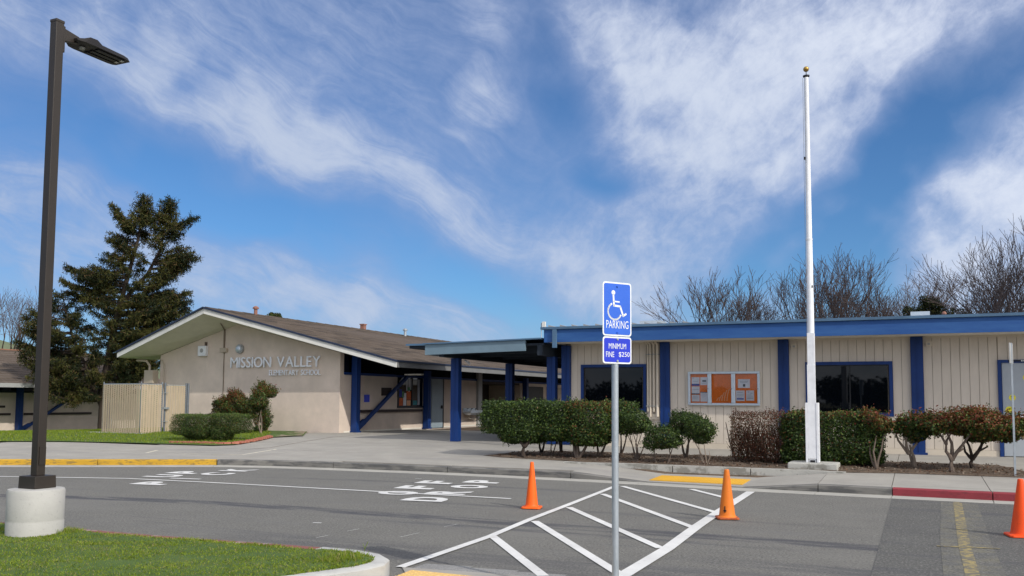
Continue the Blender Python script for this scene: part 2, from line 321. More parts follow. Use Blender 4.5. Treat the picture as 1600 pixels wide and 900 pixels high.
# ------------------------------------------------------------------ mesh helpers
class MB:
    def __init__(s): s.v = []; s.f = []; s.m = []; s.cm = 0
    def quad(s, *p):
        i = len(s.v); s.v += [tuple(q) for q in p]; s.f.append(tuple(range(i, i+len(p)))); s.m.append(s.cm); return s
    def box(s, x0, x1, y0, y1, z0, z1):
        return s.hexa([(x0, y0, z0), (x1, y0, z0), (x1, y1, z0), (x0, y1, z0)], [(x0, y0, z1), (x1, y0, z1), (x1, y1, z1), (x0, y1, z1)])
    def hexa(s, b, t):
        i = len(s.v); n = len(b); s.v += [tuple(q) for q in b]+[tuple(q) for q in t]
        fs = [tuple(i+k for k in reversed(range(n))), tuple(i+n+k for k in range(n))]+[(i+k, i+(k+1) % n, i+n+(k+1) % n, i+n+k) for k in range(n)]
        s.f += fs; s.m += [s.cm]*len(fs); return s
    def beam(s, a, b, w, h, upv=(0, 0, 1)):
        a = Vector(a); b = Vector(b); d = (b-a).normalized(); r = d.cross(Vector(upv)).normalized(); u = r.cross(d)
        q = lambda p: [p-r*w/2-u*h/2, p+r*w/2-u*h/2, p+r*w/2+u*h/2, p-r*w/2+u*h/2]
        return s.hexa(q(a), q(b))
    def tube(s, pts, radii, n=8, cap=True):
        pts = [Vector(p) for p in pts]
        if isinstance(radii, (int, float)): radii = [radii]*len(pts)
        i0 = len(s.v); ref = None
        for k, p in enumerate(pts):
            d = (pts[min(k+1, len(pts)-1)]-pts[max(k-1, 0)]).normalized()
            if ref is None: ref = d.orthogonal().normalized()
            ref = (ref-d*ref.dot(d)); ref = ref.normalized() if ref.length > 1e-6 else d.orthogonal().normalized()
            bt = d.cross(ref)
            for j in range(n):
                a = 2*PI*j/n; s.v.append(tuple(p+(ref*math.cos(a)+bt*math.sin(a))*radii[k]))
        for k in range(len(pts)-1):
            for j in range(n):
                s.f.append((i0+k*n+j, i0+k*n+(j+1) % n, i0+(k+1)*n+(j+1) % n, i0+(k+1)*n+j)); s.m.append(s.cm)
        if cap:
            s.f.append(tuple(i0+j for j in reversed(range(n)))); s.f.append(tuple(i0+(len(pts)-1)*n+j for j in range(n))); s.m += [s.cm]*2
        return s
    def lathe(s, c, prof, n=24):
        return s.tube_z(c, prof, n)
    def tube_z(s, c, prof, n=24):
        i0 = len(s.v)
        for r, z in prof:
            for j in range(n):
                a = 2*PI*j/n; s.v.append((c[0]+r*math.cos(a), c[1]+r*math.sin(a), c[2]+z))
        for k in range(len(prof)-1):
            for j in range(n):
                s.f.append((i0+k*n+j, i0+k*n+(j+1) % n, i0+(k+1)*n+(j+1) % n, i0+(k+1)*n+j)); s.m.append(s.cm)
        s.f.append(tuple(i0+j for j in reversed(range(n)))); s.f.append(tuple(i0+(len(prof)-1)*n+j for j in range(n))); s.m += [s.cm]*2
        return s
    def mesh(s, name, mats, smooth_=False):
        me = bpy.data.meshes.new(name); me.from_pydata(s.v, [], s.f)
        for m_ in (mats if isinstance(mats, (list, tuple)) else [mats]): me.materials.append(m_)
        if any(s.m): me.polygons.foreach_set('material_index', s.m)
        if smooth_:
            me.polygons.foreach_set('use_smooth', [True]*len(me.polygons))
            try: me.set_sharp_from_angle(angle=rad(40))
            except Exception: pass
        me.update(); return me

def link(name, me, parent=None, kind=None, label=None, cat=None, group=None):
    o = bpy.data.objects.new(name, me); COL.objects.link(o)
    if parent is not None: setparent(o, parent)
    if kind: o['kind'] = kind
    if label: o['label'] = label
    if cat: o['category'] = cat
    if group: o['group'] = group
    return o
def wloc(o):
    v = Vector(o.location)
    return v if o.parent is None or o.parent_type != 'OBJECT' else v+o.get('_off', Vector((0, 0, 0))) if False else v
def setparent(o, p):
    o.parent = p
    if p.type == 'EMPTY' and not p.get('local'): o.matrix_parent_inverse = Matrix.Translation(-Vector(p.location))
def obj(name, mb, mats, parent=None, smooth_=False, **k):
    return link(name, mb.mesh(name, mats, smooth_), parent, **k)
def thing(name, label, cat, loc, group=None, local=False, rz=0):
    o = bpy.data.objects.new(name, None); COL.objects.link(o); o.location = loc; o.rotation_euler = (0, 0, rz)
    o.empty_display_size = .2; o['label'] = label; o['category'] = cat
    if local: o['local'] = 1
    if group: o['group'] = group
    return o
def bevel(o, w=.01, seg=2):
    b = o.modifiers.new('bevel', 'BEVEL'); b.width = w; b.segments = seg; b.limit_method = 'ANGLE'; b.angle_limit = rad(35); return o
DG = None
def text_mesh(txt, size, extrude, m, bold=0.0, name='text', align='CENTER', condense=1.0):
    c = bpy.data.curves.new(name, 'FONT'); c.body = txt; c.size = size; c.extrude = extrude; c.offset = bold; c.align_x = align; c.resolution_u = 3
    o = bpy.data.objects.new(name, c); COL.objects.link(o)
    bpy.context.view_layer.update()
    me = bpy.data.meshes.new_from_object(o.evaluated_get(bpy.context.evaluated_depsgraph_get()))
    bpy.data.objects.remove(o); bpy.data.curves.remove(c)
    me.name = name; me.materials.clear(); me.materials.append(m)
    return me
def bbox(me):
    a = np.empty(len(me.vertices)*3, np.float32); me.vertices.foreach_get('co', a); a = a.reshape(-1, 3); return a.min(0), a.max(0)
def xform(me, M4): me.transform(M4); return me
def vert_plane(me, loc, ang=0):
    """text in XY plane stood upright, reading along the heading ang"""
    return xform(me, Matrix.Translation(loc) @ Matrix.Rotation(ang, 4, 'Z') @ Matrix.Rotation(PI/2, 4, 'X'))

def quads_np(name, V, midx, mats):
    """V: (n,4,3) array -> mesh of separate quads"""
    n = len(V); me = bpy.data.meshes.new(name)
    me.vertices.add(n*4); me.vertices.foreach_set('co', V.reshape(-1).astype(np.float32))
    me.loops.add(n*4); me.loops.foreach_set('vertex_index', np.arange(n*4, dtype=np.int32))
    me.polygons.add(n); me.polygons.foreach_set('loop_start', np.arange(0, n*4, 4, dtype=np.int32)); me.polygons.foreach_set('loop_total', np.full(n, 4, np.int32))
    for m_ in mats: me.materials.append(m_)
    me.polygons.foreach_set('material_index', midx.astype(np.int32)); me.update(calc_edges=True); me.validate(); return me
def unit(a): return a/np.maximum(np.linalg.norm(a, axis=-1, keepdims=True), 1e-9)
def leaves(name, P, Nn, ln, wd, midx, mats, jitter=.9, fold=.25):
    """folded diamond leaves at points P around normals Nn"""
    n = len(P); nv = unit(Nn+rng.normal(0, jitter, (n, 3))); t = unit(np.cross(nv, rng.normal(0, 1, (n, 3)))); b = np.cross(nv, t)
    ln = ln*rng.uniform(.65, 1.25, (n, 1)); wd = wd*rng.uniform(.7, 1.2, (n, 1))
    V = np.stack([P-t*ln/2, P+b*wd/2+nv*wd*fold, P+t*ln/2, P-b*wd/2+nv*wd*fold], 1)
    return quads_np(name, V, midx, mats)

# ------------------------------------------------------------------ terrain functions
GUT = [(-60, -9.5), (-44, 0.5), (-30, 8.7), (-24, 12.15), (-20.03, 14.48), (-17.93, 15.65), (-15.67, 16.95), (-14.4, 17.3), (-12.72, 17.45), (-9.8, 17.58), (-6.8, 17.50), (-5.11, 17.36), (-3.05, 17.10), (-1.75, 17.04), (-.48, 16.98), (1.1, 16.94), (4, 16.85), (8, 16.75), (14, 16.6), (22, 16.4), (60, 15.5)]
def offs(poly, d):
    out = []
    for i, p in enumerate(poly):
        a = Vector(poly[max(i-1, 0)]); b = Vector(poly[min(i+1, len(poly)-1)]); t = (b-a).normalized(); out.append((p[0]-t.y*d, p[1]+t.x*d))
    return out
K0 = offs(GUT, .42); K1 = offs(GUT, .57)
def interp(poly, x):
    for (x0, y0), (x1, y1) in zip(poly, poly[1:]):
        if x0 <= x <= x1: return y0+(y1-y0)*(x-x0)/(x1-x0)
    return poly[0][1] if x < poly[0][0] else poly[-1][1]
def dip(x):
    """1 on the flat of the kerb ramp, 0 where the kerb is full height"""
    if x < -6.7 or x > -1.75: return 0.
    if x < -5.15: return (x+6.7)/1.55
    if x > -3.15: return 1-(x+3.15)/1.4
    return 1.
def hz(x, y):
    z = min(max(.15+.0292*(y-17.8), .15), .36)
    if y < 19.6 and y > 16:
        m = dip(x)
        if m > 0: z = (1-m)*z+m*(.02+.022*max(0, y-17.5))
    return z
def kh(x): return .15-(.13)*dip(x)

# ------------------------------------------------------------------ ground, road, kerbs, pavement
g = MB(); g.quad((-3000, -3000, -.42), (3000, -3000, -.42), (3000, 3000, -.42), (-3000, 3000, -.42)); obj('ground', g, landm, kind='structure')
r = MB()
for (x0, y0), (x1, y1) in zip(GUT, GUT[1:]):
    for ya, yb in ((-60, -20), (-20, None)):
        r.quad((x0, ya, 0), (x1, ya, 0), (x1, y1+.02 if yb is None else yb, 0), (x0, y0+.02 if yb is None else yb, 0))
obj('road', r, asph, kind='structure')
r = MB(); xs = [-.46, 1.1, 4, 8, 14, 22, 59]
for x0, x1 in zip(xs, xs[1:]): r.quad((x0-(0 if x0 > 0 else .0), -50, .004), (x1, -50, .004), (x1, interp(GUT, x1)-.005, .004), (x0, interp(GUT, x0)-.005, .004))
obj('road', r, asph2, kind='structure')
GX = [p[0] for p in GUT]
def curve_pts(xa, xb, poly, step=1.5):
    xs = sorted(set([xa, xb]+[x for x in GX if xa < x < xb]+[xa+(xb-xa)*k/max(1, int((xb-xa)/step)) for k in range(int((xb-xa)/step)+1)]))
    return [(x, interp(poly, x)) for x in xs]
def offp(xa, xb, d0, d1, step=.6):
    xs = sorted(set([xa, xb]+[x for x in GX if xa < x < xb]+[xa+(xb-xa)*k/max(1, int((xb-xa)/step)) for k in range(int((xb-xa)/step)+1)]))
    A = []
    for x in xs:
        y = interp(GUT, x); y2 = interp(GUT, x+.05); y1 = interp(GUT, x-.05); t = Vector((.1, y2-y1)).normalized()
        A.append(((x-t.y*d0, y+t.x*d0), (x-t.y*d1, y+t.x*d1), x))
    return A
def strip(xa, xb, d0, d1, zt, zb):
    A = offp(xa, xb, d0, d1); m = MB(); n = len(A)
    for i, (p, q, x) in enumerate(A):
        z = zt(x) if callable(zt) else zt
        m.v += [(p[0], p[1], zb), (p[0]-(0), p[1]+.0, z-.02), (p[0]+(q[0]-p[0])*.16, p[1]+(q[1]-p[1])*.16, z), (q[0], q[1], z), (q[0], q[1], zb)]
    for i in range(n-1):
        for j in range(4): m.f.append((i*5+j, (i+1)*5+j, (i+1)*5+j+1, i*5+j+1)); m.m.append(0)
    m.f += [(0, 1, 2, 3, 4), tuple((n-1)*5+k for k in (4, 3, 2, 1, 0))]; m.m += [0, 0]
    return m
joints = [-40, -36, -32, -28, -24.6, -21.3, -18.2, -15.72, -12.8, -9.8, -6.8, -5.15, -3.15, -1.75, -.48, 1.1, 2.7, 5.7, 8.7, 11.7, 14.7]
for xa, xb in zip(joints, joints[1:]):
    gp = strip(xa+.006, xb-.006, 0, .42, .014, -.02); obj('gutter', gp, gutc, kind='structure')
    km = ykerb if xb < -15.6 else (rkerb if xa > -.6 else kerbc)
    k = strip(xa+.008, xb-.008, .42, .57, kh, -.02)
    if km is kerbc and xb < -1.7: k = strip(xa+.008, xb-.008, .42, .57, kh, -.02)
    obj('kerb', k, km, kind='structure')
# small vertical conduit-like stub of kerb joint filler
# pavement: a base sheet and separate slabs
base = MB()
cols = [-60, -50, -44, -36, -30, -27]+[round(-24.+1.0*k, 3) for k in range(0, 36)]+[14, 18, 24, 40]
ys = [0, 4, 8, 10, 12, 14, 15, 16, 17, 18, 18.6, 19.4, 20, 21, 22, 25, 30, 64]
for x0, x1 in zip(cols, cols[1:]):
    for y0, y1 in zip(ys, ys[1:]):
        e0, e1 = interp(K1, x0), interp(K1, x1)
        a0, a1 = max(y0, e0), max(y0, e1)
        if y1 <= min(e0, e1) or (x1 <= -24 and y0 >= 19.4) or (x1 <= -30 and y0 >= 16) or (x1 <= -20 and y0 >= 21): continue
        b0, b1 = max(y1, a0), max(y1, a1)
        base.quad(*[(x, y, hz(x, y)-.028) for x, y in ((x0, a0), (x1, a1), (x1, b1), (x0, b0))])
pave = obj('pavement', base, soil, kind='structure')
def clip(poly, p, nrm):
    out = []
    for i in range(len(poly)):
        a, b = poly[i], poly[(i+1) % len(poly)]; da = (a[0]-p[0])*nrm[0]+(a[1]-p[1])*nrm[1]; db = (b[0]-p[0])*nrm[0]+(b[1]-p[1])*nrm[1]
        if da >= 0: out.append(a)
        if da*db < 0: t_ = da/(da-db); out.append((a[0]+(b[0]-a[0])*t_, a[1]+(b[1]-a[1])*t_))
    return out
def slab(poly, gap=.006, thick=.05):
    cx = sum(p[0] for p in poly)/len(poly); cy = sum(p[1] for p in poly)/len(poly)
    pp = []
    for x, y in poly:
        dx, dy = x-cx, y-cy; pp.append((x-(gap if dx > 0 else -gap), y-(gap if dy > 0 else -gap)))
    m = MB(); m.hexa([(x, y, hz(x, y)-thick) for x, y in pp], [(x, y, hz(x, y)) for x, y in pp]); return m
colx = [-27, -24.6, -21.3, -18.2, -15.7, -12.8, -9.8, -6.8, -5.15, -3.15, -1.75, -.48, 1.1, 2.7, 5.7, 8.7]
nsl = 0
for x0, x1 in zip(colx, colx[1:]):
    rows = [9, 11.5, 14, 16.3, 18.2 if x0 < -6.9 else 17.9, 19.9 if x0 > -6.9 else 20.4, 22.62, 25.2, 28, 31, 34, 38, 43, 49, 56, 63]
    if x1 <= -15: rows = [9, 11.5, 14, 16.3, 18.4, 20.5, 22.62, 25.2, 28, 31, 34]
    for y0, y1 in zip(rows, rows[1:]):
        if x0 > -9.7 and y0 > 24.5: continue
        if -6.9 < x0 < -1.8 and y1 < 20.: continue      # the kerb ramp is its own surface
        sub = [x0]+[x for x in GX if x0 < x < x1]+[x1]
        if x0 < -21.4 and y0 > 20.: continue
        ymid = interp(K1, (x0+x1)/2)
        if y1 < ymid+.25: continue
        if y0 < ymid: 
            # front row follows the kerb
            poly = [(x, interp(K1, x)+.006) for x in sub]+[(x1, y1), (x0, y1)]
        else: poly = [(x0, y0), (x1, y0), (x1, y1), (x0, y1)]
        if y0 < ymid and any(p[1] > y1-.05 for p in poly[:-2]): continue
        obj('slab', slab(poly), conc, pave); nsl += 1
# the kerb ramp with flared sides
rm = MB(); xs = [-6.8, -6.4, -6.0, -5.6, -5.15, -4.6, -4.1, -3.6, -3.15, -2.8, -2.45, -2.1, -1.75]; nx = len(xs)
ysr = [0, .3, .7, 1.1, 1.5, 1.95]
for x in xs:
    y0 = interp(K1, x)
    for k in ysr: y = y0+.004+k*(19.55-y0)/1.95; rm.v.append((x, y, hz(x, y)-(.0) if k > 0 else kh(x)))
for i in range(nx-1):
    for j in range(5):
        a = i*6+j; rm.f.append((a, a+6, a+7, a+1)); rm.m.append(0)
obj('kerb_ramp', rm, conc, kind='structure')
# low retaining kerb behind the ramp, in cast lengths
rk = thing('retaining_kerb', 'low concrete retaining kerb between the yellow ramp pad and the planting bed', 'kerb', (-4.2, 19.65, .05))
for xa, xb in ((-7.6, -5.02), (-5.0, -3.32), (-3.30, -1.4)):
    m = MB(); n = 6
    f = lambda x: 19.62-(.10 if x < -6 else 0)*0
    top = lambda x: .245 if -6.6 < x < -1.9 else .235
    bx = [xa+(xb-xa)*k/n for k in range(n+1)]
    for x0, x1 in zip(bx, bx[1:]):
        m.hexa([(x0, f(x0), -.02), (x1, f(x1), -.02), (x1, f(x1)+.16, -.02), (x0, f(x0)+.16, -.02)], [(x0, f(x0), top(x0)), (x1, f(x1), top(x1)), (x1, f(x1)+.16, top(x1)), (x0, f(x0)+.16, top(x0))])
    obj('kerb_length', m, lowc, rk)
# yellow tactile pad on the ramp
pad = thing('tactile_pad', 'bright yellow tactile pad on the kerb ramp beyond the hatched bay', 'tactile pad', (-4.2, 18.3, .05))
m = MB(); py0, py1 = 17.98, 18.95
m.hexa([(-5.1, py0+.1, .03), (-3.2, py0, .03), (-3.2, py1, .05), (-5.1, py1+.1, .05)], [(x, y, hz(x, y)+.012) for x, y in ((-5.1, py0+.1), (-3.2, py0), (-3.2, py1), (-5.1, py1+.1))])
obj('plate', m, ypad, pad)
m = MB()
for i in range(30):
    for j in range(15):
        x = -5.05+i*.0625; y = py0+.05+j*.0625+.1*(-3.2-x)/1.9; z = hz(x, y)+.012
        m.tube_z((x, y, z), [(.013, 0), (.008, .005)], 6)
o = obj('domes', m, ypad, pad); o['kind'] = 'stuff'

# planting bed with lumpy soil
BED = [(-10.25, 20.75), (-9.6, 20.42), (-8.2, 20.2), (-6.5, 19.86), (-4.3, 19.82), (-1.3, 19.82), (-.5, 20.02), (1.75, 20.08), (2.35, 20.1), (1.55, 22.6), (-9.0, 22.62), (-9.6, 22.2)]
def inpoly(x, y, P):
    c = False
    for i in range(len(P)):
        (x0, y0), (x1, y1) = P[i], P[i-1]
        if (y0 > y) != (y1 > y) and x < (x1-x0)*(y-y0)/(y1-y0)+x0: c = not c
    return c
def patch(name, P, z, matl, step=.12, amp=.03, off=.0, edge=.1, sc=2.5, hf=None):
    bm = bmesh.new(); f = bm.faces.new([bm.verts.new((x, y, 0)) for x, y in P])
    x0, x1 = min(p[0] for p in P), max(p[0] for p in P); y0, y1 = min(p[1] for p in P), max(p[1] for p in P)
    k = x0+step
    while k < x1: bmesh.ops.bisect_plane(bm, geom=bm.verts[:]+bm.edges[:]+bm.faces[:], plane_co=(k, 0, 0), plane_no=(1, 0, 0)); k += step
    k = y0+step
    while k < y1: bmesh.ops.bisect_plane(bm, geom=bm.verts[:]+bm.edges[:]+bm.faces[:], plane_co=(0, k, 0), plane_no=(0, 1, 0)); k += step
    bd = {v for e in bm.edges if len(e.link_faces) == 1 for v in e.verts}
    h = hf or hz
    for v in bm.verts:
        q = mnoise.noise(Vector((v.co.x*sc, v.co.y*sc, 3)))+.5*mnoise.noise(Vector((v.co.x*sc*3, v.co.y*sc*3, 9)))
        v.co.z = h(v.co.x, v.co.y)+off+(0 if v in bd else max(-off+.004, amp*(.5+q)))
    bmesh.ops.recalc_face_normals(bm, faces=bm.faces[:])
    me = bpy.data.meshes.new(name); bm.to_mesh(me); bm.free(); me.materials.append(matl); return link(name, me, kind='structure')
def hbed(x, y): return max(min(.15+.0292*(y-17.8), .36), .2)
patch('planting_bed', BED, 0, soil, .14, .035, .008, hf=hbed)
# mulch chips and fallen leaves on the bed
n = 2600; X = rng.uniform(-9.8, 2, n); Y = rng.uniform(19.95, 22.4, n); keep = np.array([inpoly(a, b_, BED) for a, b_ in zip(X, Y)])
X, Y = X[keep], Y[keep]; Z = np.array([hbed(a, b_) for a, b_ in zip(X, Y)])+.045
link('mulch', leaves('mulch', np.stack([X, Y, Z], 1), np.tile([0, 0, 1.], (len(X), 1)), .055, .028, rng.integers(0, 3, len(X)), [lf_dry, lf_dry2, barkt], .5), kind='stuff')

# lawn by the school, falls gently to the left
def hl(x, y):
    z = min(max(.15+.0292*(y-17.8), .15), .36)
    k = min(max((-29-x)/14., 0), 1)*min(max((y-20)/8., 0), 1)
    return z*(1-k)+(-.24)*k
LAWN = [(-60, 2.0), (-40, 13.5), (-30, 18.6), (-27.2, 19.65), (-25.2, 20.35), (-22.5, 20.62), (-19.3, 20.75), (-18.9, 21.2), (-19.35, 22.8), (-20.0, 24.3), (-19.55, 25.4), (-21.9, 28.69), (-29.9, 28.7), (-29.9, 41), (-44, 41), (-60, 41)]
soil2, _, _ = layered('dry_soil', (.26, .21, .15), .95, [(8, (1, 1, 1), .5, .65, (.14, .12, .06), .7)], .6, 40)
patch('lawn', LAWN, 0, grassg, .8, .02, .03, hf=hl)
patch('earth_patch', [(-20.0, 24.35), (-21.4, 26.2), (-22.2, 28.6), (-21.9, 28.62), (-19.6, 25.4)], 0, soil2, .2, .008, .034, hf=hl)
def grass(name, P, dens, h, w, hf, mats, pr, lean=.5):
    x0, x1 = min(p[0] for p in P), max(p[0] for p in P); y0, y1 = min(p[1] for p in P), max(p[1] for p in P)
    n = int((x1-x0)*(y1-y0)*dens); X = rng.uniform(x0, x1, n); Y = rng.uniform(y0, y1, n)
    ok = np.zeros(n, bool)
    for i in range(len(P)):
        (ax, ay), (bx, by) = P[i], P[i-1]; c = (ay > Y) != (by > Y); xx = (bx-ax)*(Y-ay)/((by-ay) if by != ay else 1e-9)+ax; ok ^= c & (X < xx)
    X, Y = X[ok], Y[ok]; n = len(X); Z = np.array([hf(a, b_) for a, b_ in zip(X, Y)])
    th = rng.uniform(0, 2*PI, n); hh = h*rng.uniform(.5, 1.3, n)
    lx, ly = np.cos(th+rng.normal(0, .6, n))*hh*lean*rng.uniform(0, 1.4, n), np.sin(th)*hh*lean*rng.uniform(0, 1.4, n)
    wx, wy = -np.sin(th)*w/2, np.cos(th)*w/2
    V = np.zeros((n, 4, 3)); V[:, 0] = np.stack([X-wx, Y-wy, Z], 1); V[:, 1] = np.stack([X+wx, Y+wy, Z], 1)
    V[:, 2] = np.stack([X+lx+wx*.35, Y+ly+wy*.35, Z+hh], 1); V[:, 3] = np.stack([X+lx-wx*.35, Y+ly-wy*.35, Z+hh], 1)
    return link(name, quads_np(name, V, rng.choice(len(mats), n, p=pr), mats), kind='stuff')
grass('grass', [(-34, 16.4), (-30, 18.7), (-27.2, 19.75), (-25.2, 20.45), (-22.5, 20.72), (-19.4, 20.9), (-19.1, 21.4), (-19.6, 22.8), (-20.2, 24.2), (-21.6, 26.2), (-23.5, 28.3), (-29.9, 28.6), (-30, 40.5), (-43.8, 40.5), (-46, 22)], 260, .05, .022, lambda x, y: hl(x, y)+.028, [gr_a, gr_b, gr_c], [.62, .33, .05])

jn = MB(); pj = [(-17.5, 19.9), (-17.25, 20.9), (-17.9, 23.5), (-18.95, 28.6)]
for (xa, ya), (xb, yb_) in zip(pj, pj[1:]):
    for i in range(6):
        a, b_ = i/6, (i+1)/6; q = lambda u: (xa+(xb-xa)*u, ya+(yb_-ya)*u); (x0, y0), (x1, y1) = q(a), q(b_)
        jn.quad((x0-.014, y0, hz(x0, y0)+.004), (x0+.014, y0, hz(x0, y0)+.004), (x1+.014, y1, hz(x1, y1)+.004), (x1-.014, y1, hz(x1, y1)+.004))
obj('pavement_joint', jn, soil, kind='structure')
# near island: kerb, grass
NK = [(-30, 7.1), (-14, 7.35), (-10, 7.45), (-7.7, 7.5), (-6.4, 7.6), (-5.6, 7.66), (-5.17, 7.66), (-4.85, 7.56), (-4.62, 7.36), (-4.52, 7.1), (-4.55, 6.85), (-4.75, 6.4), (-5.2, 5.4), (-6.5, 2.6), (-8, -1)]
def offl(poly, d):
    out = []
    for i, p in enumerate(poly):
        a = Vector(poly[max(i-1, 0)]); b = Vector(poly[min(i+1, len(poly)-1)]); t_ = (b-a).normalized(); out.append((p[0]+t_.y*d, p[1]-t_.x*d))
    return out
def kstrip(A, B, z, zb):
    m = MB(); n = len(A)
    for p, q in zip(A, B): m.v += [(*p, zb), (*p, z-.015), (p[0]+(q[0]-p[0])*.12, p[1]+(q[1]-p[1])*.12, z), (*q, z), (*q, zb)]
    for i in range(n-1):
        for j in range(4): m.f.append((i*5+j, i*5+j+1, (i+1)*5+j+1, (i+1)*5+j)); m.m.append(0)
    m.f += [(4, 3, 2, 1, 0), tuple((n-1)*5+k for k in range(5))]; m.m += [0, 0]
    return m
NI = offl(NK, .16)
obj('kerb', kstrip(NK[:6], NI[:6], .15, -.02), redfade, kind='structure')
dn = 6
nose = kstrip(NK[5:], NI[5:], .155, -.02); obj('kerb', nose, whitec, smooth_=True, kind='structure')
isl = NI[:]+[(-30, -1)]
patch('island_lawn', isl[1:-1]+[(-14, -1)], 0, grassg, .25, .03, .02, hf=lambda x, y: .13, sc=1.5)
hi = lambda x, y: .125+.03*(.5+mnoise.noise(Vector((x*1.5, y*1.5, 3))))
gi = offl(NK, .15)
GP = [p for p in gi if -14.5 < p[0]][:-2]+[(-6.2, 3.2), (-14, 3.2)]
grass('grass', GP, 6500, .030, .012, hi, [gr_a, gr_b, gr_c, lf_mid], [.46, .38, .12, .04], 1.3)
# longer tufts around the foot of the lamp and at the kerb tip
def tuft(cx, cy, r_, n, h):
    P = [(cx+r_*math.cos(a), cy+r_*math.sin(a)) for a in np.linspace(0, 2*PI, 10)[:-1]]
    return grass('grass_tuft', P, n/(r_*r_*4), h, .008, hi, [gr_a, gr_b, gr_c], [.5, .3, .2], .5)
tuft(-8.72, 7.15, .18, 500, .055); tuft(-4.95, 7.05, .2, 420, .065); tuft(-9.4, 7.1, .25, 350, .05)
# weed stem by the kerb tip
m = MB(); m.tube([(-4.95, 7.4, .14), (-4.93, 7.4, .22), (-4.90, 7.41, .29)], .003, 5); m.tube([(-4.93, 7.4, .22), (-4.96, 7.41, .27)], .002, 5)
obj('weed', m, gr_a, label='thin weed standing at the tip of the grass island by the white kerb', cat='weed')

# near concrete apron with sandy tactile pad
ap = MB(); ap.hexa([(-4.7, 7.72, -.02), (-3.4, 7.86, -.02), (2, 8.0, -.02), (2, 3, -.02), (-5.2, 5, -.02), (-4.35, 6.8, -.02), (-4.38, 7.3, -.02)][::-1],
                   [(-4.7, 7.72, .012), (-3.4, 7.86, .012), (2, 8.0, .012), (2, 3, .03), (-5.2, 5, .03), (-4.35, 6.8, .016), (-4.38, 7.3, .012)][::-1]); obj('pavement', ap, conc, kind='structure')
m = MB()
for k in range(12):
    x0 = -4.6+k*.5; m.quad((x0, 7.76+.02*(x0+4.6)*.9, .006), (x0+.5, 7.76+.02*(x0+5.1)*.9, .006), (x0+.5, 8.08+.02*(x0+5.1)*.9, .006), (x0, 8.02+.02*(x0+4.6)*.9, .006))
edgeg, _, _ = layered('coarse_gravel_edge', (.27, .265, .25), .9, [(120, (1, 1, 1), .5, .62, (.45, .44, .43), .8), (90, (1, 1, 1), .55, .65, (.08, .08, .08), .8)], .9, 120)
obj('road_edge', m, edgeg, kind='structure')
pad2 = thing('tactile_pad', 'sandy yellow tactile pad at the bottom edge beside the white rounded kerb', 'tactile pad', (-4.0, 7.2, .02))
m = MB(); m.box(-4.5, -2.9, 6.6, 7.56, .0, .028); m.v = [(x+(.10 if y < 7 else 0), y, z) for x, y, z in m.v]
obj('plate', m, ypad2, pad2)
m = MB()
for i in range(25):
    for j in range(15): m.tube_z((-4.46+i*.0625, 6.66+j*.0615, .028), [(.014, 0), (.009, .006)], 6)
o = obj('domes', m, ypad2, pad2); o['kind'] = 'stuff'

# ------------------------------------------------------------------ painted road markings
def line(pts, w, z=.009, name='road_marking', m=None):
    mb = MB()
    for (x0, y0), (x1, y1) in zip(pts, pts[1:]):
        d = Vector((x1-x0, y1-y0)).normalized(); nx_, ny_ = -d.y*w/2, d.x*w/2
        k = max(1, int(math.hypot(x1-x0, y1-y0)/.5))
        for i in range(k):
            a, c = i/k, (i+1)/k; ax, ay, bx, by = x0+(x1-x0)*a, y0+(y1-y0)*a, x0+(x1-x0)*c, y0+(y1-y0)*c
            e = w*.04*random.uniform(-1, 1)
            mb.quad((ax-nx_, ay-ny_, z), (bx-nx_, by-ny_, z), (bx+nx_, by+ny_, z), (ax+nx_, ay+ny_, z))
    return obj(name, mb, m or paintw, kind='structure')
line([(-22, 10.9), (-17.56, 12.7), (-14.91, 13.6), (-12.8, 13.72), (-8.81, 13.80), (-6.31, 13.84)], .10)
line([(-4.72, 7.72), (-4.80, 9.92), (-4.98, 11.61), (-5.12, 13.41), (-5.42, 16.9)], .105, .0125)
line([(-2.60, 7.9), (-2.62, 9.99), (-2.72, 11.9), (-2.78, 13.6), (-2.86, 16.93)], .155, .0125)
for (a, b_) in (((-4.80, 9.98), (-3.28, 7.95)), ((-4.86, 11.45), (-2.70, 8.42)), ((-5.0, 13.15), (-2.70, 10.02)), ((-5.18, 15.3), (-2.76, 11.85)), ((-5.30, 16.86), (-2.80, 13.57)), ((-3.95, 16.9), (-2.84, 15.35))):
    line([a, b_], .115, .009)
for (a, b_, w) in (((-6.62, 8.9), (-6.60, 9.10), .010), ((-6.60, 9.5), (-6.58, 9.75), .010), ((-5.75, 9.4), (-5.72, 9.8), .008), ((-5.7, 10.4), (-5.66, 10.7), .008), ((-7.45, 9.93), (-7.34, 9.97), .05), ((-9.7, 16.4), (-9.55, 16.41), .03)):
    line([a, b_], w, .009, 'worn_mark')
# worn yellow stop mark on the newer asphalt
line([(.42, 8), (.45, 12), (.55, 16.8)], .13, .009, 'worn_yellow_mark', yfade)
yf2, _, _ = layered('ghost_yellow_paint', (.150, .140, .105), .85, [(3, (1, 1, 1), .36, .58, (.112, .109, .10), .95), (34, (1, 1, 1), .52, .61, (.235, .23, .205), .6), (38, (1, 1, 1), .53, .62, (.05, .05, .048), .7)], .3, 160)
line([(.44, 8), (.47, 12), (.57, 16.8)], .55, .0065, 'worn_yellow_mark', yf2)
line([(.15, 11.6), (.80, 11.72)], .07, .011, 'worn_yellow_mark', yfade)
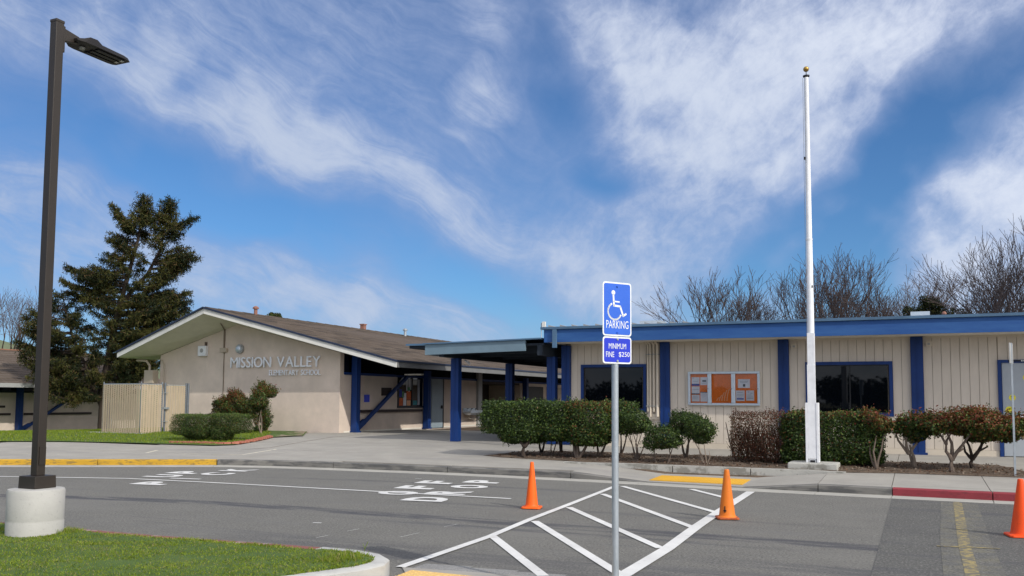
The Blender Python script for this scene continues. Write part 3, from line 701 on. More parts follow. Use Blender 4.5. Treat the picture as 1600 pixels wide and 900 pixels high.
# worn marks on the far walk
mw, _, _ = layered('worn_walk_paint', (.60, .55, .43), .8, [(9, (1, 1, 1), .5, .6, (.48, .46, .42), .8)], .2, 100)
for a, b_ in (((-22.2, 16.0), (-21.8, 16.55)), ((-20.9, 16.75), (-21.45, 17.6)), ((-20.1, 17.5), (-19.65, 17.8)), ((-19.2, 18.05), (-19.7, 19.0)), ((-18.2, 18.3), (-17.7, 18.5)), ((-16.35, 18.7), (-16.7, 20.5)), ((-17.2, 18.5), (-16.3, 18.72))):
    n_ = 4; mb = MB()
    d = Vector((b_[0]-a[0], b_[1]-a[1])).normalized(); nx_, ny_ = -d.y*.045, d.x*.045
    for i in range(n_):
        s0, s1 = i/n_, (i+1)/n_; p = (a[0]+(b_[0]-a[0])*s0, a[1]+(b_[1]-a[1])*s0); q = (a[0]+(b_[0]-a[0])*s1, a[1]+(b_[1]-a[1])*s1)
        mb.quad((p[0]-nx_, p[1]-ny_, hz(*p)+.004), (q[0]-nx_, q[1]-ny_, hz(*q)+.004), (q[0]+nx_, q[1]+ny_, hz(*q)+.004), (p[0]+nx_, p[1]+ny_, hz(*p)+.004))
    obj('worn_mark', mb, mw, kind='structure')
# stencilled words, each letter its own piece
def word(label, letters, h, w, ang):
    t_ = thing('painted_word', label, 'road lettering', (letters[0][1], letters[0][2], .009))
    for ch, x, y in letters:
        me = text_mesh(ch, 1., 0, paintw, .05, 'letter')
        a, b_ = bbox(me); ww = b_[0]-a[0]; sx = (w if ch != 'I' else .12)/ww; sy = h/(b_[1]-a[1])
        me.transform(Matrix.Translation((x, y, .0095)) @ Matrix.Rotation(ang, 4, 'Z') @ Matrix.Diagonal((sx, sy, 1, 1)) @ Matrix.Translation((-(a[0]+b_[0])/2, -(a[1]+b_[1])/2, 0)))
        link('letter', me, t_)
A_ = rad(98)
word('white stencilled word DROP on the asphalt nearest the first orange cone', [('D', -7.52, 13.12), ('R', -7.70, 14.22), ('O', -7.88, 15.36), ('P', -8.10, 16.42)], .74, .62, A_)
word('white stencilled word OFF on the asphalt behind the word DROP', [('O', -8.48, 13.75), ('F', -8.68, 14.78), ('F', -8.88, 15.86)], .74, .60, A_)
word('white stencilled word PICK on the asphalt near the yellow kerb', [('P', -13.62, 13.10), ('I', -13.84, 14.12), ('C', -14.12, 15.32), ('K', -14.40, 16.35)], .72, .62, A_)
word('white stencilled word UP on the asphalt behind the word PICK', [('U', -14.70, 14.42), ('P', -14.96, 15.30)], .72, .62, A_)

# ------------------------------------------------------------------ office building on the right (board walls, blue trim)
FZ = .36
rb = thing('school_office', 'long low beige board-walled school wing with blue fascia and flat roof behind the flagpole', 'building', (-2, 25, FZ))
m = MB(); m.box(-9.62, 9, 25.022, 25.2, FZ-.3, 3.36); m.box(-9.62, -9.45, 25.2, 45, FZ-.3, 3.36); obj('wall', m, plankb, rb)
# openings: (x0,x1,z0,z1)
OP = [(-9.12, -7.12, 1.355, 2.73), (-2.74, -.59, 1.305, 2.73), (1.79, 3.72, FZ, 2.73)]
PX = [(-9.62, -9.44), (-6.70, -6.43), (-3.44, -3.16), (-.16, .13), (3.9, 4.2), (7.1, 7.4)]
bays = [(a[1], b_[0]) for a, b_ in zip(PX, PX[1:])]
for bx0, bx1 in bays:
    k = round((bx1-bx0)/.208); w = (bx1-bx0)/k
    for i in range(k):
        x0, x1 = bx0+i*w+.005, bx0+(i+1)*w-.005
        segs = [(x0, x1, .50, 3.30)]
        for ox0, ox1, oz0, oz1 in OP:
            ns = []
            for a, b_, c, d in segs:
                if b_ <= ox0 or a >= ox1: ns.append((a, b_, c, d)); continue
                if a < ox0: ns.append((a, ox0, c, d))
                if b_ > ox1: ns.append((ox1, b_, c, d))
                aa, bb = max(a, ox0), min(b_, ox1)
                if d > oz1+.02: ns.append((aa, bb, oz1, d))
                if c < oz0-.02: ns.append((aa, bb, c, oz0))
            segs = ns
        for a, b_, c, d in segs:
            if b_-a < .02 or d-c < .02: continue
            dy = random.uniform(-.0015, .0015)
            m = MB(); m.box(a, b_, 25.0+dy, 25.03, c, d); obj('board', m, plank, rb)
m = MB(); m.box(-9.6, 1.78, 24.975, 25.02, FZ-.02, .495); m.box(3.73, 9, 24.975, 25.02, FZ-.02, .495); obj('base_trim', m, beige, rb)
m = MB(); m.box(-9.45, 9, 24.985, 25.02, 3.30, 3.36); obj('top_trim', m, beige, rb)
for x0, x1 in PX[1:]:
    m = MB(); m.box(x0, x1, 24.90, 25.02, FZ, 3.345); m.box((x0+x1)/2-.012, (x0+x1)/2+.012, 24.885, 24.902, FZ, 3.34); m.box(x0-.04, x1+.05, 24.87, 25.0, FZ-.01, FZ+.045)
    obj('post', m, blue, rb)
m = MB(); m.box(-9.70, -9.44, 24.86, 25.16, FZ, 3.30); m.box(-9.58, -9.55, 24.84, 24.862, FZ, 3.28); obj('post', m, blue, rb)
# roof: deck, soffit, fascia, gravel stop
m = MB(); m.box(-9.88, 9.4, 23.97, 25.0, 3.355, 3.40); m.box(-9.88, 9.4, 25.0, 45, 3.355, 3.40); obj('soffit', m, soff, rb)
m = MB(); m.box(-9.86, 9.4, 23.9, 23.968, 3.345, 3.715); m.box(-9.90, -9.83, 23.97, 45, 3.345, 3.715); obj('fascia', m, bluef, rb)
m = MB(); m.box(-9.96, 9.4, 23.84, 45, 3.72, 3.79); obj('roof', m, bluet, rb)
m = MB(); m.box(-9.58, -9.46, 23.82, 23.898, 3.18, 3.712); obj('beam_end', m, bluet, rb)
# metal roof ribs seen on edge at the left end
for k in range(12):
    x = -9.9+k*.365; m = MB(); m.hexa([(x, 24.3, 3.79), (x+.3, 24.3, 3.79), (x+.3, 30, 3.79), (x, 30, 3.79)], [(x, 24.3, 3.885), (x+.3, 24.3, 3.80), (x+.3, 30, 3.80), (x, 30, 3.885)])
    obj('roof_pan', m, fasg2, rb)
# windows
def window(x0, x1, z0, z1, mull, parent=rb):
    f = .085
    m = MB(); m.box(x0, x1, 24.955, 25.05, z1-f, z1); m.box(x0, x1, 24.955, 25.05, z0, z0+f); m.box(x0, x0+f, 24.955, 25.05, z0+f, z1-f); m.box(x1-f, x1, 24.955, 25.05, z0+f, z1-f)
    w = obj('window', m, blue, parent)
    m = MB(); i = f; m.box(x0+i, x1-i, 24.985, 25.02, z1-i-.028, z1-i); m.box(x0+i, x1-i, 24.985, 25.02, z0+i, z0+i+.028)
    for x in ([x0+i, x1-i-.028]+[q-.014 for q in mull]): m.box(x, x+.028, 24.986, 25.019, z0+i+.028, z1-i-.028)
    obj('sash', m, blackm, w)
    xs = [x0+i+.028]+mull+[x1-i-.028]
    for a, b_ in zip(xs, xs[1:]): m = MB(); m.box(a+.016, b_-.016, 25.0, 25.012, z0+i+.03, z1-i-.03); obj('pane', m, darkg, w)
window(-9.12, -7.12, 1.355, 2.73, []); window(-2.74, -.59, 1.305, 2.73, [-1.63])
# door
m = MB(); m.box(1.79, 1.875, 24.94, 25.03, FZ, 2.73); m.box(3.635, 3.72, 24.94, 25.03, FZ, 2.73); m.box(1.875, 3.635, 24.94, 25.03, 2.655, 2.73)
dr = obj('door', m, blue, rb)
m = MB(); m.box(1.885, 2.752, 24.975, 25.02, FZ+.015, 2.65); obj('leaf', m, greyd, dr)
m = MB(); m.box(2.76, 3.628, 24.975, 25.02, FZ+.015, 2.65); obj('leaf', m, greyd, dr)
m = MB(); m.box(2.02, 2.42, 24.93, 24.94, 2.68, 2.72); obj('number_plate', m, blackm, dr)
for i, x in enumerate((2.30, 2.35, 2.40)): m = MB(); m.box(x, x+.03, 24.925, 24.93, 2.685, 2.715); obj('number_plate', m, signw, dr)
# round yellow smiling stickers and a notice, each its own thing on the door
for i, (x, z, r_, lab) in enumerate(((2.02, 1.50, .088, 'large round yellow smiley sticker low on the grey door, left edge'), (2.09, 1.80, .075, 'round yellow smiley sticker on the grey door half hidden by the thin post'), (2.42, 2.29, .09, 'round yellow smiley sticker highest on the grey door'), (2.44, 1.60, .075, 'round yellow smiley sticker above the white notice on the grey door'), (2.20, 1.08, .075, 'pale yellow smiley sticker at the left end of the white notice'))):
    t_ = thing('smiley_sticker', lab, 'sticker', (x, 24.97, z), 'smiley stickers on the grey door')
    m = MB(); n_ = 20; c = [(x+r_*math.cos(2*PI*k/n_), z+r_*math.sin(2*PI*k/n_)) for k in range(n_)]
    yb = 24.962 if i == 4 else 24.974
    m.hexa([(a, yb, b_) for a, b_ in c], [(a, yb-.004, b_) for a, b_ in c]); obj('disc', m, yellow, t_)
    m = MB()
    for s in (-1, 1): m.box(x+s*r_*.35-.008, x+s*r_*.35+.008, yb-.007, yb-.0045, z+r_*.15, z+r_*.45)
    for k in range(6):
        a0, a1 = rad(205+k*22), rad(205+(k+1)*22); q = .55*r_
        m.quad((x+q*math.cos(a0), yb-.006, z+q*math.sin(a0)), (x+q*math.cos(a1), yb-.006, z+q*math.sin(a1)), (x+q*.85*math.cos(a1), yb-.006, z+q*.85*math.sin(a1)), (x+q*.85*math.cos(a0), yb-.006, z+q*.85*math.sin(a0)))
    obj('face', m, inkk, t_)
t_ = thing('notice', 'white paper notice with teal letters taped across the grey door', 'notice', (2.6, 24.97, .95))
m = MB(); m.box(2.15, 3.2, 24.968, 24.974, .86, 1.36); obj('sheet', m, paper, t_)
m = MB()
for k, z in enumerate((1.25, 1.12, .99)):
    for j in range(5): m.box(2.38+j*.13, 2.45+j*.13+.02*(j % 2), 24.964, 24.967, z-.025, z+.025)
obj('print', m, artteal, t_)

# conduits on the wall beside the first window
for i, (x, w, lab) in enumerate(((-7.06, .045, 'leftmost of the four beige wall pipes beside the window'), (-6.985, .04, 'second of the four beige wall pipes beside the window'), (-6.885, .05, 'third of the four beige wall pipes beside the window'), (-6.78, .055, 'rightmost of the four beige wall pipes, next to the blue post'))):
    t_ = thing('wall_pipe', lab, 'pipe', (x, 24.95, 1.3), 'beige pipes on the office wall')
    m = MB(); m.tube([(x, 24.92-.02*(i % 2), 1.22 if i % 2 else 1.36), (x, 24.92-.02*(i % 2), 3.28), (x, 24.7, 3.34)], w/1.35, 10); obj('pipe', m, beige, t_, smooth_=True)
    for z in (3.0, 1.52): m = MB(); m.box(x-.045, x+.045, 24.865, 25.0, z-.012, z+.012); obj('strap', m, fasg2, t_)
m = MB(); m.box(-7.1, -6.73, 24.95, 25.0, 1.14, 1.30); o = obj('electrical_box', m, beige, label='low beige cover box under the four wall pipes', cat='electrical box')
# small sensors beside the posts
for x, lab in ((-3.02, 'small beige sensor high beside the second blue post, left of the flagpole'), (.27, 'small beige sensor high beside the blue post right of the wide window')):
    t_ = thing('wall_sensor', lab, 'sensor', (x, 24.95, 3.16), 'wall sensors under the eave')
    m = MB(); m.box(x-.07, x+.07, 24.93, 25.0, 3.10, 3.22); obj('housing', m, beige, t_)
    m = MB(); m.box(x-.03, x+.03, 24.915, 24.93, 3.13, 3.18); obj('lens', m, fasg2, t_)

# notice board: three bays
nb = thing('notice_board', 'silver framed three-bay notice board with orange backing on the office wall', 'notice board', (-4.92, 25, 1.56))
X0, X1, Z0, Z1 = -5.90, -3.93, 1.555, 2.495
m = MB(); f = .065; y0, y1 = 24.90, 24.99
m.box(X0, X1, y0, y1, Z1-f, Z1); m.box(X0, X1, y0, y1, Z0, Z0+f); m.box(X0, X0+f, y0, y1, Z0+f, Z1-f); m.box(X1-f, X1, y0, y1, Z0+f, Z1-f)
W3 = (X1-X0-2*f)/3; D1, D2 = -5.30, -4.645
for x in (D1, D2): m.box(x-.055, x+.055, y0+.002, y1-.002, Z0+f, Z1-f)
bevel(obj('frame', m, alum, nb), .008, 1)
m = MB(); m.box(X0+.01, X1-.01, 24.99, 25.0, Z0+.01, Z1-.01); obj('back', m, alum, nb)
bx = [(X0+f, D1-.055), (D1+.055, D2-.055), (D2+.055, X1-f)]
pins = []
for a, b_ in bx:
    m = MB(); m.box(a, b_, 24.965, 24.985, Z0+f, Z1-f); pins.append(obj('pin_board', m, cork, nb))
    o = MB(); o.box(a, b_, 24.915, 24.917, Z0+f, Z1-f); obj('pane', o, gm, nb)
    for x in (b_+.02,): q = MB(); q.box(x-.006, x+.006, y0-.006, y0, 2.0, 2.03); obj('lock', q, blackm, nb)
def sheet(par, x0, x1, z0, z1, ink):
    m = MB(); m.box(x0, x1, 24.957, 24.963, z0, z1); s = obj('paper', m, paper, par)
    for (u0, u1, v0, v1, mt) in ink:
        m = MB(); m.box(x0+(x1-x0)*u0, x0+(x1-x0)*u1, 24.953, 24.956, z0+(z1-z0)*v0, z0+(z1-z0)*v1); obj('print', m, mt, s)
lines = [(.15, .85, .80, .84, inkg), (.15, .75, .68, .71, inkg), (.15, .85, .56, .59, inkg), (.15, .65, .44, .47, inkg)]
a, b_ = bx[0]
sheet(pins[0], a+.03, a+.25, 2.10, 2.34, [(0, 1, .0, .22, inkb), (.05, .3, .86, .94, inkg), (.15, .8, .5, .55, inkg)]); sheet(pins[0], a+.275, a+.465, 2.12, 2.34, [(.3, .85, .42, .62, inkk), (.2, .8, .2, .24, inkg)])
sheet(pins[0], a+.03, a+.25, 1.86, 2.08, [(.1, .9, .6, .66, inkg), (0, 1, 0, .12, inkk)]); sheet(pins[0], a+.03, a+.25, 1.66, 1.845, lines); sheet(pins[0], a+.275, a+.465, 1.66, 1.93, [(0, 1, .92, 1, inkk)]+lines)
a, b_ = bx[2]
sheet(pins[2], a+.07, a+.39, 2.04, 2.28, [(.15, .85, .72, .80, inkg), (.2, .8, .58, .64, inkg), (.42, .62, .14, .44, inkk), (.1, .9, .90, .93, inkg)])
sheet(pins[2], a+.01, a+.245, 1.68, 1.97, [(.15, .8, .78, .82, inkg), (.1, .9, .6, .63, inkg), (.1, .9, .48, .51, inkg), (.1, .9, .14, .26, inkb), (.2, .7, .33, .36, inkg)])
sheet(pins[2], a+.285, a+.50, 1.69, 1.97, [(.2, .4, .82, .88, inkg), (.55, .8, .7, .76, inkg), (.15, .85, .42, .46, inkg), (.15, .9, .2, .30, inkg), (.2, .7, .55, .58, inkg)])
# pale curved strokes printed on the middle board
m = MB()
a, b_ = bx[1]
for k, (x, h) in enumerate(((.14, .10), (.21, .16), (.28, .24), (.35, .30), (.42, .34))):
    for j in range(6):
        s0, s1 = j/6, (j+1)/6; xx = lambda s: a+x+.07*s*s; m.quad((xx(s0)-.012, 24.9635, 1.68+h*s0), (xx(s0)+.012, 24.9635, 1.68+h*s0), (xx(s1)+.012, 24.9635, 1.68+h*s1), (xx(s1)-.012, 24.9635, 1.68+h*s1))
obj('print', m, paleo, pins[1])

# roof equipment
def roof_box(x, y, w, h, z, lab, mt=fasg2, pipe=False):
    t_ = thing('roof_vent', lab, 'roof vent', (x, y, z))
    m = MB()
    if pipe: m.tube([(x, y, z), (x, y, z+h)], w/2, 8)
    else: m.box(x-w/2, x+w/2, y-w/2, y+w/2, z, z+h*.75)
    obj('body', m, mt, t_)
    m = MB()
    if pipe: m.tube_z((x, y, z+h), [(w*.9, 0), (w*.9, .04), (w*.4, .08)], 10)
    else: m.box(x-w/2-.04, x+w/2+.04, y-w/2-.04, y+w/2+.04, z+h*.75, z+h)
    obj('cap', m, mt, t_)
roof_box(-7.75, 28, .62, .44, 3.79, 'square metal vent on the flat office roof just right of the parking sign', alum)
roof_box(-3.6, 28, .8, .32, 3.79, 'low pale metal vent on the office roof left of the flagpole', alum)
roof_box(.1, 28, .42, .46, 3.79, 'small white metal vent on the office roof below the dark evergreen', alum)
roof_box(.72, 28, .07, .38, 3.79, 'thin tan vent pipe on the office roof right of the small white vent', pipeo, True)

# ------------------------------------------------------------------ covered walkway
cw = thing('covered_walkway', 'flat grey-blue canopy on blue posts joining the two school wings', 'canopy', (-12, 28, FZ))
m = MB(); m.hexa([(-13.86, 23.93, 3.045), (-10.48, 23.93, 3.115), (-10.48, 24.0, 3.115), (-13.86, 24.0, 3.045)], [(-13.86, 23.93, 3.36), (-10.48, 23.93, 3.43), (-10.48, 24.0, 3.43), (-13.86, 24.0, 3.36)])
m.hexa([(-13.86, 24.0, 3.045), (-13.79, 24.0, 3.045), (-13.79, 46, 3.045), (-13.86, 46, 3.045)], [(-13.86, 24.0, 3.36), (-13.79, 24.0, 3.36), (-13.79, 46, 3.36), (-13.86, 46, 3.36)])
obj('fascia', m, fasg, cw)
m = MB(); m.hexa([(-13.93, 23.87, 3.365), (-9.97, 23.87, 3.447), (-9.97, 46, 3.447), (-13.93, 46, 3.365)], [(-13.93, 23.87, 3.405), (-9.97, 23.87, 3.487), (-9.97, 46, 3.487), (-13.93, 46, 3.405)]); obj('roof', m, bluet, cw)
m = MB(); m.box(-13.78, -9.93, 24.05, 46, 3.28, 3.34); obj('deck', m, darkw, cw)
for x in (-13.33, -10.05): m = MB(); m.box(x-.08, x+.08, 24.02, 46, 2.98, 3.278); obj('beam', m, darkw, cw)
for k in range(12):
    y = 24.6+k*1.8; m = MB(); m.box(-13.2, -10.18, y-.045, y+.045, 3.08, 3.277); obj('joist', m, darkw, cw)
for x in (-13.33, -10.05):
    for y in (25.0, 29.1, 33.2, 37.3, 41.4):
        if x > -11 and y > 26: x_ = x-.02
        else: x_ = x
        m = MB(); m.box(x_-.135, x_+.135, y-.11, y+.11, FZ, 2.976); m.box(x_-.02, x_+.02, y-.125, y-.111, FZ, 2.97); obj('post', m, blue, cw)
# back canopy that runs over to the classroom wing
wc = thing('linking_canopy', 'thin blue-edged roof sheet above the classroom roof behind the walkway canopy', 'canopy', (-15.5, 28, FZ))
m = MB(); m.box(-17.0, -13.95, 27.95, 31.5, 3.62, 3.69); obj('roof', m, bluet, wc)
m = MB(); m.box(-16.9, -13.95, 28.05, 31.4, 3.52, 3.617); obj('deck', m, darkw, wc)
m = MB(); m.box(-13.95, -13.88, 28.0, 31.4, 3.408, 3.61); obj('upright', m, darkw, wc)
# small aerial on the canopy roof
t_ = thing('roof_aerial', 'thin aerial mast with a small pale panel above the walkway canopy', 'aerial', (-11.3, 28, 3.45))
m = MB(); m.tube([(-11.66, 28, 3.44), (-11.66, 28, 4.30)], .018, 6); obj('mast', m, galv, t_)
m = MB(); m.box(-11.62, -11.50, 27.96, 28.02, 4.08, 4.34); m.v = [(x, y, z) for x, y, z in m.v]; obj('panel', m, soff, t_)
# twin floodlight under the canopy edge
t_ = thing('floodlight', 'small white twin spotlight beside the front blue canopy post', 'light', (-12.9, 26, 2.9))
for s in (0, 1): m = MB(); m.tube([(-13.17+s*.05, 25.25, 2.93-s*.04), (-13.02+s*.06, 25.2, 2.86-s*.05)], [.02, .042], 10); obj('lamp_head', m, whitep, t_)

# ------------------------------------------------------------------ classroom wings (gabled)
def stub_module(root, XW, Y0, fz, n, zt, dark_from=2.30):
    """side wall features in the plane x = XW, facing +x: column and brace"""
def brace_col(root, XW, Y, fz, h, brace=True):
    m = MB(); m.box(XW+.04, XW+.30, Y, Y+.26, fz, fz+h); m.box(XW+.295, XW+.32, Y+.10, Y+.16, fz, fz+h); m.box(XW+.02, XW+.34, Y-.03, Y+.30, fz-.01, fz+.05); obj('post', m, blue, root)
    if brace:
        m = MB(); m.beam((XW+.17, Y+.30, fz+.12), (XW+.17, Y+4.05, fz+2.32), .12, .13); m.beam((XW+.17, Y+.22, fz+.16), (XW+.17, Y+.75, fz+.42), .15, .2); obj('brace', m, blue, root)

gutd = mat('dull_gutter_paint', (.17, .17, .165), .6, .1, 2.)
cr_ = thing('classroom_wing', 'beige gabled classroom building with MISSION VALLEY on its wall and brown shingle roof', 'building', (-25, 35, FZ))
XL, XR, YF, YB = -29.75, -20.4, 28.7, 62
AX, AZ = -25.55, 4.72
# gable wall
m = MB(); front = [(XL, YF, FZ-.3), (XR, YF, FZ-.3), (XR, YF, 3.47), (AX, YF, AZ), (XL, YF, 3.50)]
m.hexa([(x, y, z) for x, y, z in front], [(x, y+.25, z) for x, y, z in front]); obj('wall', m, stucco, cr_)
m = MB(); m.box(XR-.25, XR, YF+.251, 40.9, FZ-.3, 2.64); m.box(XR-.25, XR, YF+.251, 28.95+.0, 2.641, 3.45); m.box(XR-2.0, XR-.26, 40.7, 40.9, FZ-.3, 3.4); m.box(XR-2.0, XR-.26, 46, 46.2, FZ-.3, 3.4); m.box(XL, XL+.2, YF+.251, YB, FZ-.3, 3.45); m.box(XR-.25, XR, 46, YB, FZ-.3, 2.64); m.box(XR-2.2, XR-2.0, 40.9, 46, FZ-.3, 3.4)
obj('wall', m, stucco, cr_)
m = MB(); m.box(XR-1.99, XR-1.97, 41, 45.95, FZ, 3.2); m.box(XR-1.9, XR-.1, 41, 46, 2.5, 2.6); obj('dark_recess_lining', m, woodd, cr_)  # dark back sheet and ceiling: the recess's deep shade put into their colour
m = MB(); m.box(XR-.2, XR-.03, 28.97, YB, 2.66, 3.44); obj('clerestory', m, darkg, cr_)
m = MB(); m.box(XR-.06, XR+.03, 28.97, YB, 2.62, 2.72); obj('beam', m, blue, cr_)
m = MB(); m.box(XR+.001, XR+.02, YF+.3, 34.9, FZ, FZ+.06); m.box(XR+.001, XR+.02, 36.95, 40.5, FZ, FZ+.06); obj('base_trim', m, soff, cr_)
# roof planes: front rake runs out to a point at the ridge
RT = [(-17.55, 28.25, 3.10), (AX-.25, 27.05, 5.28), (-30.95, 27.5, 3.62)]   # top edge, right tip, ridge tip, left tip
yb = 62
zr_b = 4.98; 
def P_roof(side, u, v):
    """u 0 at ridge .. 1 at eave, v 0 front .. 1 back"""
    A = Vector(RT[1]); Bk = Vector((AX-.25, yb, 5.10))
    E = Vector(RT[0] if side > 0 else RT[2]); Eb = Vector((E.x, yb, E.z))
    p0 = A.lerp(Bk, v); p1 = E.lerp(Eb, v); return p0.lerp(p1, u)
m = MB()
for side in (1, -1):
    c = [P_roof(side, 0, 0), P_roof(side, 1, 0), P_roof(side, 1, 1), P_roof(side, 0, 1)]
    dn_ = Vector((0, 0, -.05)); dn2 = Vector((0, 0, -.005))
    m.hexa([p+dn_ for p in c], [p+dn2 for p in c])
roof = obj('roof', m, shing, cr_)
# shingle courses: real strips nearest the camera, proud of the deck
sh_me = {}
cnt = 0; stf = MB()
side = 1; nu = 30
lenA = (P_roof(1, 1, 0)-P_roof(1, 0, 0)).length; lenE = yb-28.25
for i in range(nu):
    u0, u1 = i/nu, (i+1)/nu
    y = 0.; j = 0
    while y < lenE-1:
        ln_ = random.uniform(.5, 1.1) if y < 9 else random.uniform(1.6, 3.2)
        v0, v1 = y/lenE, min((y+ln_-.01)/lenE, 1)
        up_ = Vector((.01, 0, .035))
        a, b_, c, d = P_roof(1, u0, v0), P_roof(1, u1, v0), P_roof(1, u1, v1), P_roof(1, u0, v1)
        stf.cm = random.choice((0, 0, 1, 2)); h = .010+random.uniform(0, .006)
        stf.hexa([a+Vector((0, 0, .0)), b_, c, d], [a+Vector((0, 0, .006)), b_+Vector((0, 0, h+.012)), c+Vector((0, 0, h+.012)), d+Vector((0, 0, .006))])
        y += ln_
sho = obj('shingles', stf, [shing, shingb, shingc], roof, kind='stuff')
# ridge caps
for k in range(30):
    y0 = 27.1+k*.72; z = 5.28-.18*(y0-27.05)/(yb-27.05)
    m = MB(); w = .16; x = AX-.25
    for s, sl in ((1, .26), (-1, .33)): m.hexa([(x, y0, z+.005), (x+s*w, y0, z-w*sl+.005), (x+s*w, y0+.70, z-w*sl+.005), (x, y0+.70, z+.005)][::s], [(x, y0, z+.035), (x+s*w, y0, z-w*sl+.035), (x+s*w, y0+.70, z-w*sl+.02), (x, y0+.70, z+.02)][::s])
    obj('ridge_cap', m, shingb if k % 3 else shingc, roof)
# rake and eave fascia with dark drip edge, soffits
def fbar(a, b_, drop, th, mt, name, off=0.):
    a, b_ = Vector(a), Vector(b_); d = (b_-a); n_ = Vector((d.y, -d.x, 0)).normalized()*th
    m = MB(); z0 = Vector((0, 0, -drop)); z1 = Vector((0, 0, off))
    m.hexa([a+z0, b_+z0, b_+z0+n_, a+z0+n_], [a+z1, b_+z1, b_+z1+n_, a+z1+n_]); return obj(name, m, mt, cr_)
Rt, Ap, Lt = [Vector(p) for p in RT]
dz = Vector((0, 0, -.055))
fbar(Lt+dz, Ap+dz, .20, .04, fasw, 'rake_board'); fbar(Ap+dz, Rt+dz, .20, .04, fasw, 'rake_board')
fbar(Lt+Vector((-.03, -.03, .02)), Ap+Vector((0, -.05, .02)), .072, .05, edged, 'drip_edge'); fbar(Ap+Vector((0, -.05, .02)), Rt+Vector((.03, -.03, .02)), .072, .05, edged, 'drip_edge')
Rb = Vector((Rt.x, yb, Rt.z)); fbar(Rt+dz, Rb+dz, .19, .05, gutd, 'eave_gutter'); fbar(Rt+Vector((0, 0, .02)), Rb+Vector((0, 0, .02)), .07, .08, edged, 'drip_edge')
Lb = Vector((Lt.x, yb, Lt.z)); m = MB(); m.box(Lt.x-.04, Lt.x, Lt.y, yb, Lt.z-.25, Lt.z-.055); obj('eave_gutter', m, fasw, cr_)
m = MB()
ap0 = Vector((AX, YF, AZ)); wl = Vector((XL, YF, 3.52)); wr = Vector((XR, YF, 3.49)); dz2 = Vector((0, .02, -.24))
m.quad(Ap+dz2, Lt+dz2+Vector((.03, 0, 0)), Vector((Lt.x+.03, YF, Lt.z-.26)), wl+Vector((0, .02, 0)), ap0+Vector((0, .02, 0)))
m.quad(Ap+dz2, ap0+Vector((0, .02, 0)), wr+Vector((0, .02, 0)), Rt+dz2)
m.quad(wl+Vector((0, .02, 0)), Vector((Lt.x+.03, YF, Lt.z-.26)), Vector((Lt.x+.03, yb, Lt.z-.26)), Vector((XL, yb, 3.52)))
obj('soffit', m, soff, cr_)
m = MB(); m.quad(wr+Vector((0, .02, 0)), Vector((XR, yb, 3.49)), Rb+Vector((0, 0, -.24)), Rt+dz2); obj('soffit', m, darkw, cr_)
brace_col(cr_, XR, 29.42, FZ, 3.0)
brace_col(cr_, XR, 35.05, FZ, 2.6, False)
m = MB(); m.box(XR+.02, XR+.10, 30.0, 34.9, 1.13, 1.24); obj('rail', m, woodd, cr_)
# window with children's art behind the glass
m = MB(); m.box(XR-.02, XR+.05, 32.9, 35.04, 1.30, 1.38); m.box(XR-.02, XR+.05, 32.9, 32.98, 1.38, 2.62); m.box(XR-.02, XR+.05, 34.05, 34.12, 1.38, 2.62); cw_ = obj('window', m, blackm, cr_)
m = MB(); m.box(XR+.0, XR+.008, 32.98, 35.04, 1.38, 2.62); obj('pane', m, darkg, cw_)
rr = random.Random(3)
for (y0, y1, z0, z1, mt) in ((33.0, 33.35, 1.40, 1.72, artred), (33.38, 33.62, 1.40, 1.95, paper), (33.3, 33.45, 1.75, 2.0, artyel), (33.64, 34.03, 1.66, 2.02, artred), (33.66, 34.0, 1.40, 1.63, paleo), (33.62, 33.72, 2.05, 2.6, paper), (33.82, 33.90, 2.02, 2.6, paper), (33.96, 34.03, 2.1, 2.58, paper), (34.2, 34.55, 1.42, 1.62, artteal), (34.6, 34.78, 1.42, 2.56, inkg), (33.02, 33.25, 1.78, 2.1, inkb), (33.70, 33.95, 2.05, 2.2, artyel)):
    m = MB(); m.box(XR+.009, XR+.012, y0, y1, z0, z1); obj('artwork', m, mt, cw_)
# door
m = MB(); m.box(XR-.02, XR+.05, 35.80, 36.86, FZ+.01, 2.62); dd_ = obj('door', m, greydd, cr_)
m = MB(); m.box(XR-.02, XR+.06, 36.87, 36.95, FZ, 2.62); obj('frame', m, blackm, dd_)
m = MB(); m.box(XR+.05, XR+.12, 36.68, 36.74, 1.25, 1.40); obj('handle', m, blackm, dd_)
m = MB(); m.box(XR-.25, XR+.12, 40.45, 40.88, FZ-.2, 3.2); obj('pilaster', m, fasg2, cr_)
m = MB(); m.box(XR+.02, XR+.04, 30.35, 30.72, 1.55, 1.85); o = obj('wall_sign', m, signb2, label='small blue plate on the shaded classroom wall beside the braced post', cat='sign')
m = MB(); m.box(XR+.02, XR+.06, 31.62, 32.35, 1.82, 2.15); o = obj('wall_sign', m, woodd, label='dark brown plaque on the shaded classroom wall above the rail', cat='sign')
m = MB(); m.box(XR+1.2, XR+2.0, 31.5, 31.7, 2.66, 2.71); o = obj('soffit_light', m, soff, label='pale strip light under the eave of the classroom wing', cat='light')
# further doors and panels down the passage
for (y0, y1, mt, nm) in ((47, 49.2, blackm, 'dark_opening'), (49.8, 52.4, beiged, 'door'), (53, 54.4, blackm, 'dark_opening'), (54.6, 57.2, beiged, 'door'), (57.6, 59.5, blackm, 'dark_opening')):
    m = MB(); m.box(XR+.0, XR+.05, y0, y1, FZ, 2.45); obj(nm, m, mt, cr_)
for y in (46.2, 53, 60): m = MB(); m.box(XR+.04, XR+.28, y, y+.28, FZ, 2.9); obj('post', m, blue, cr_)
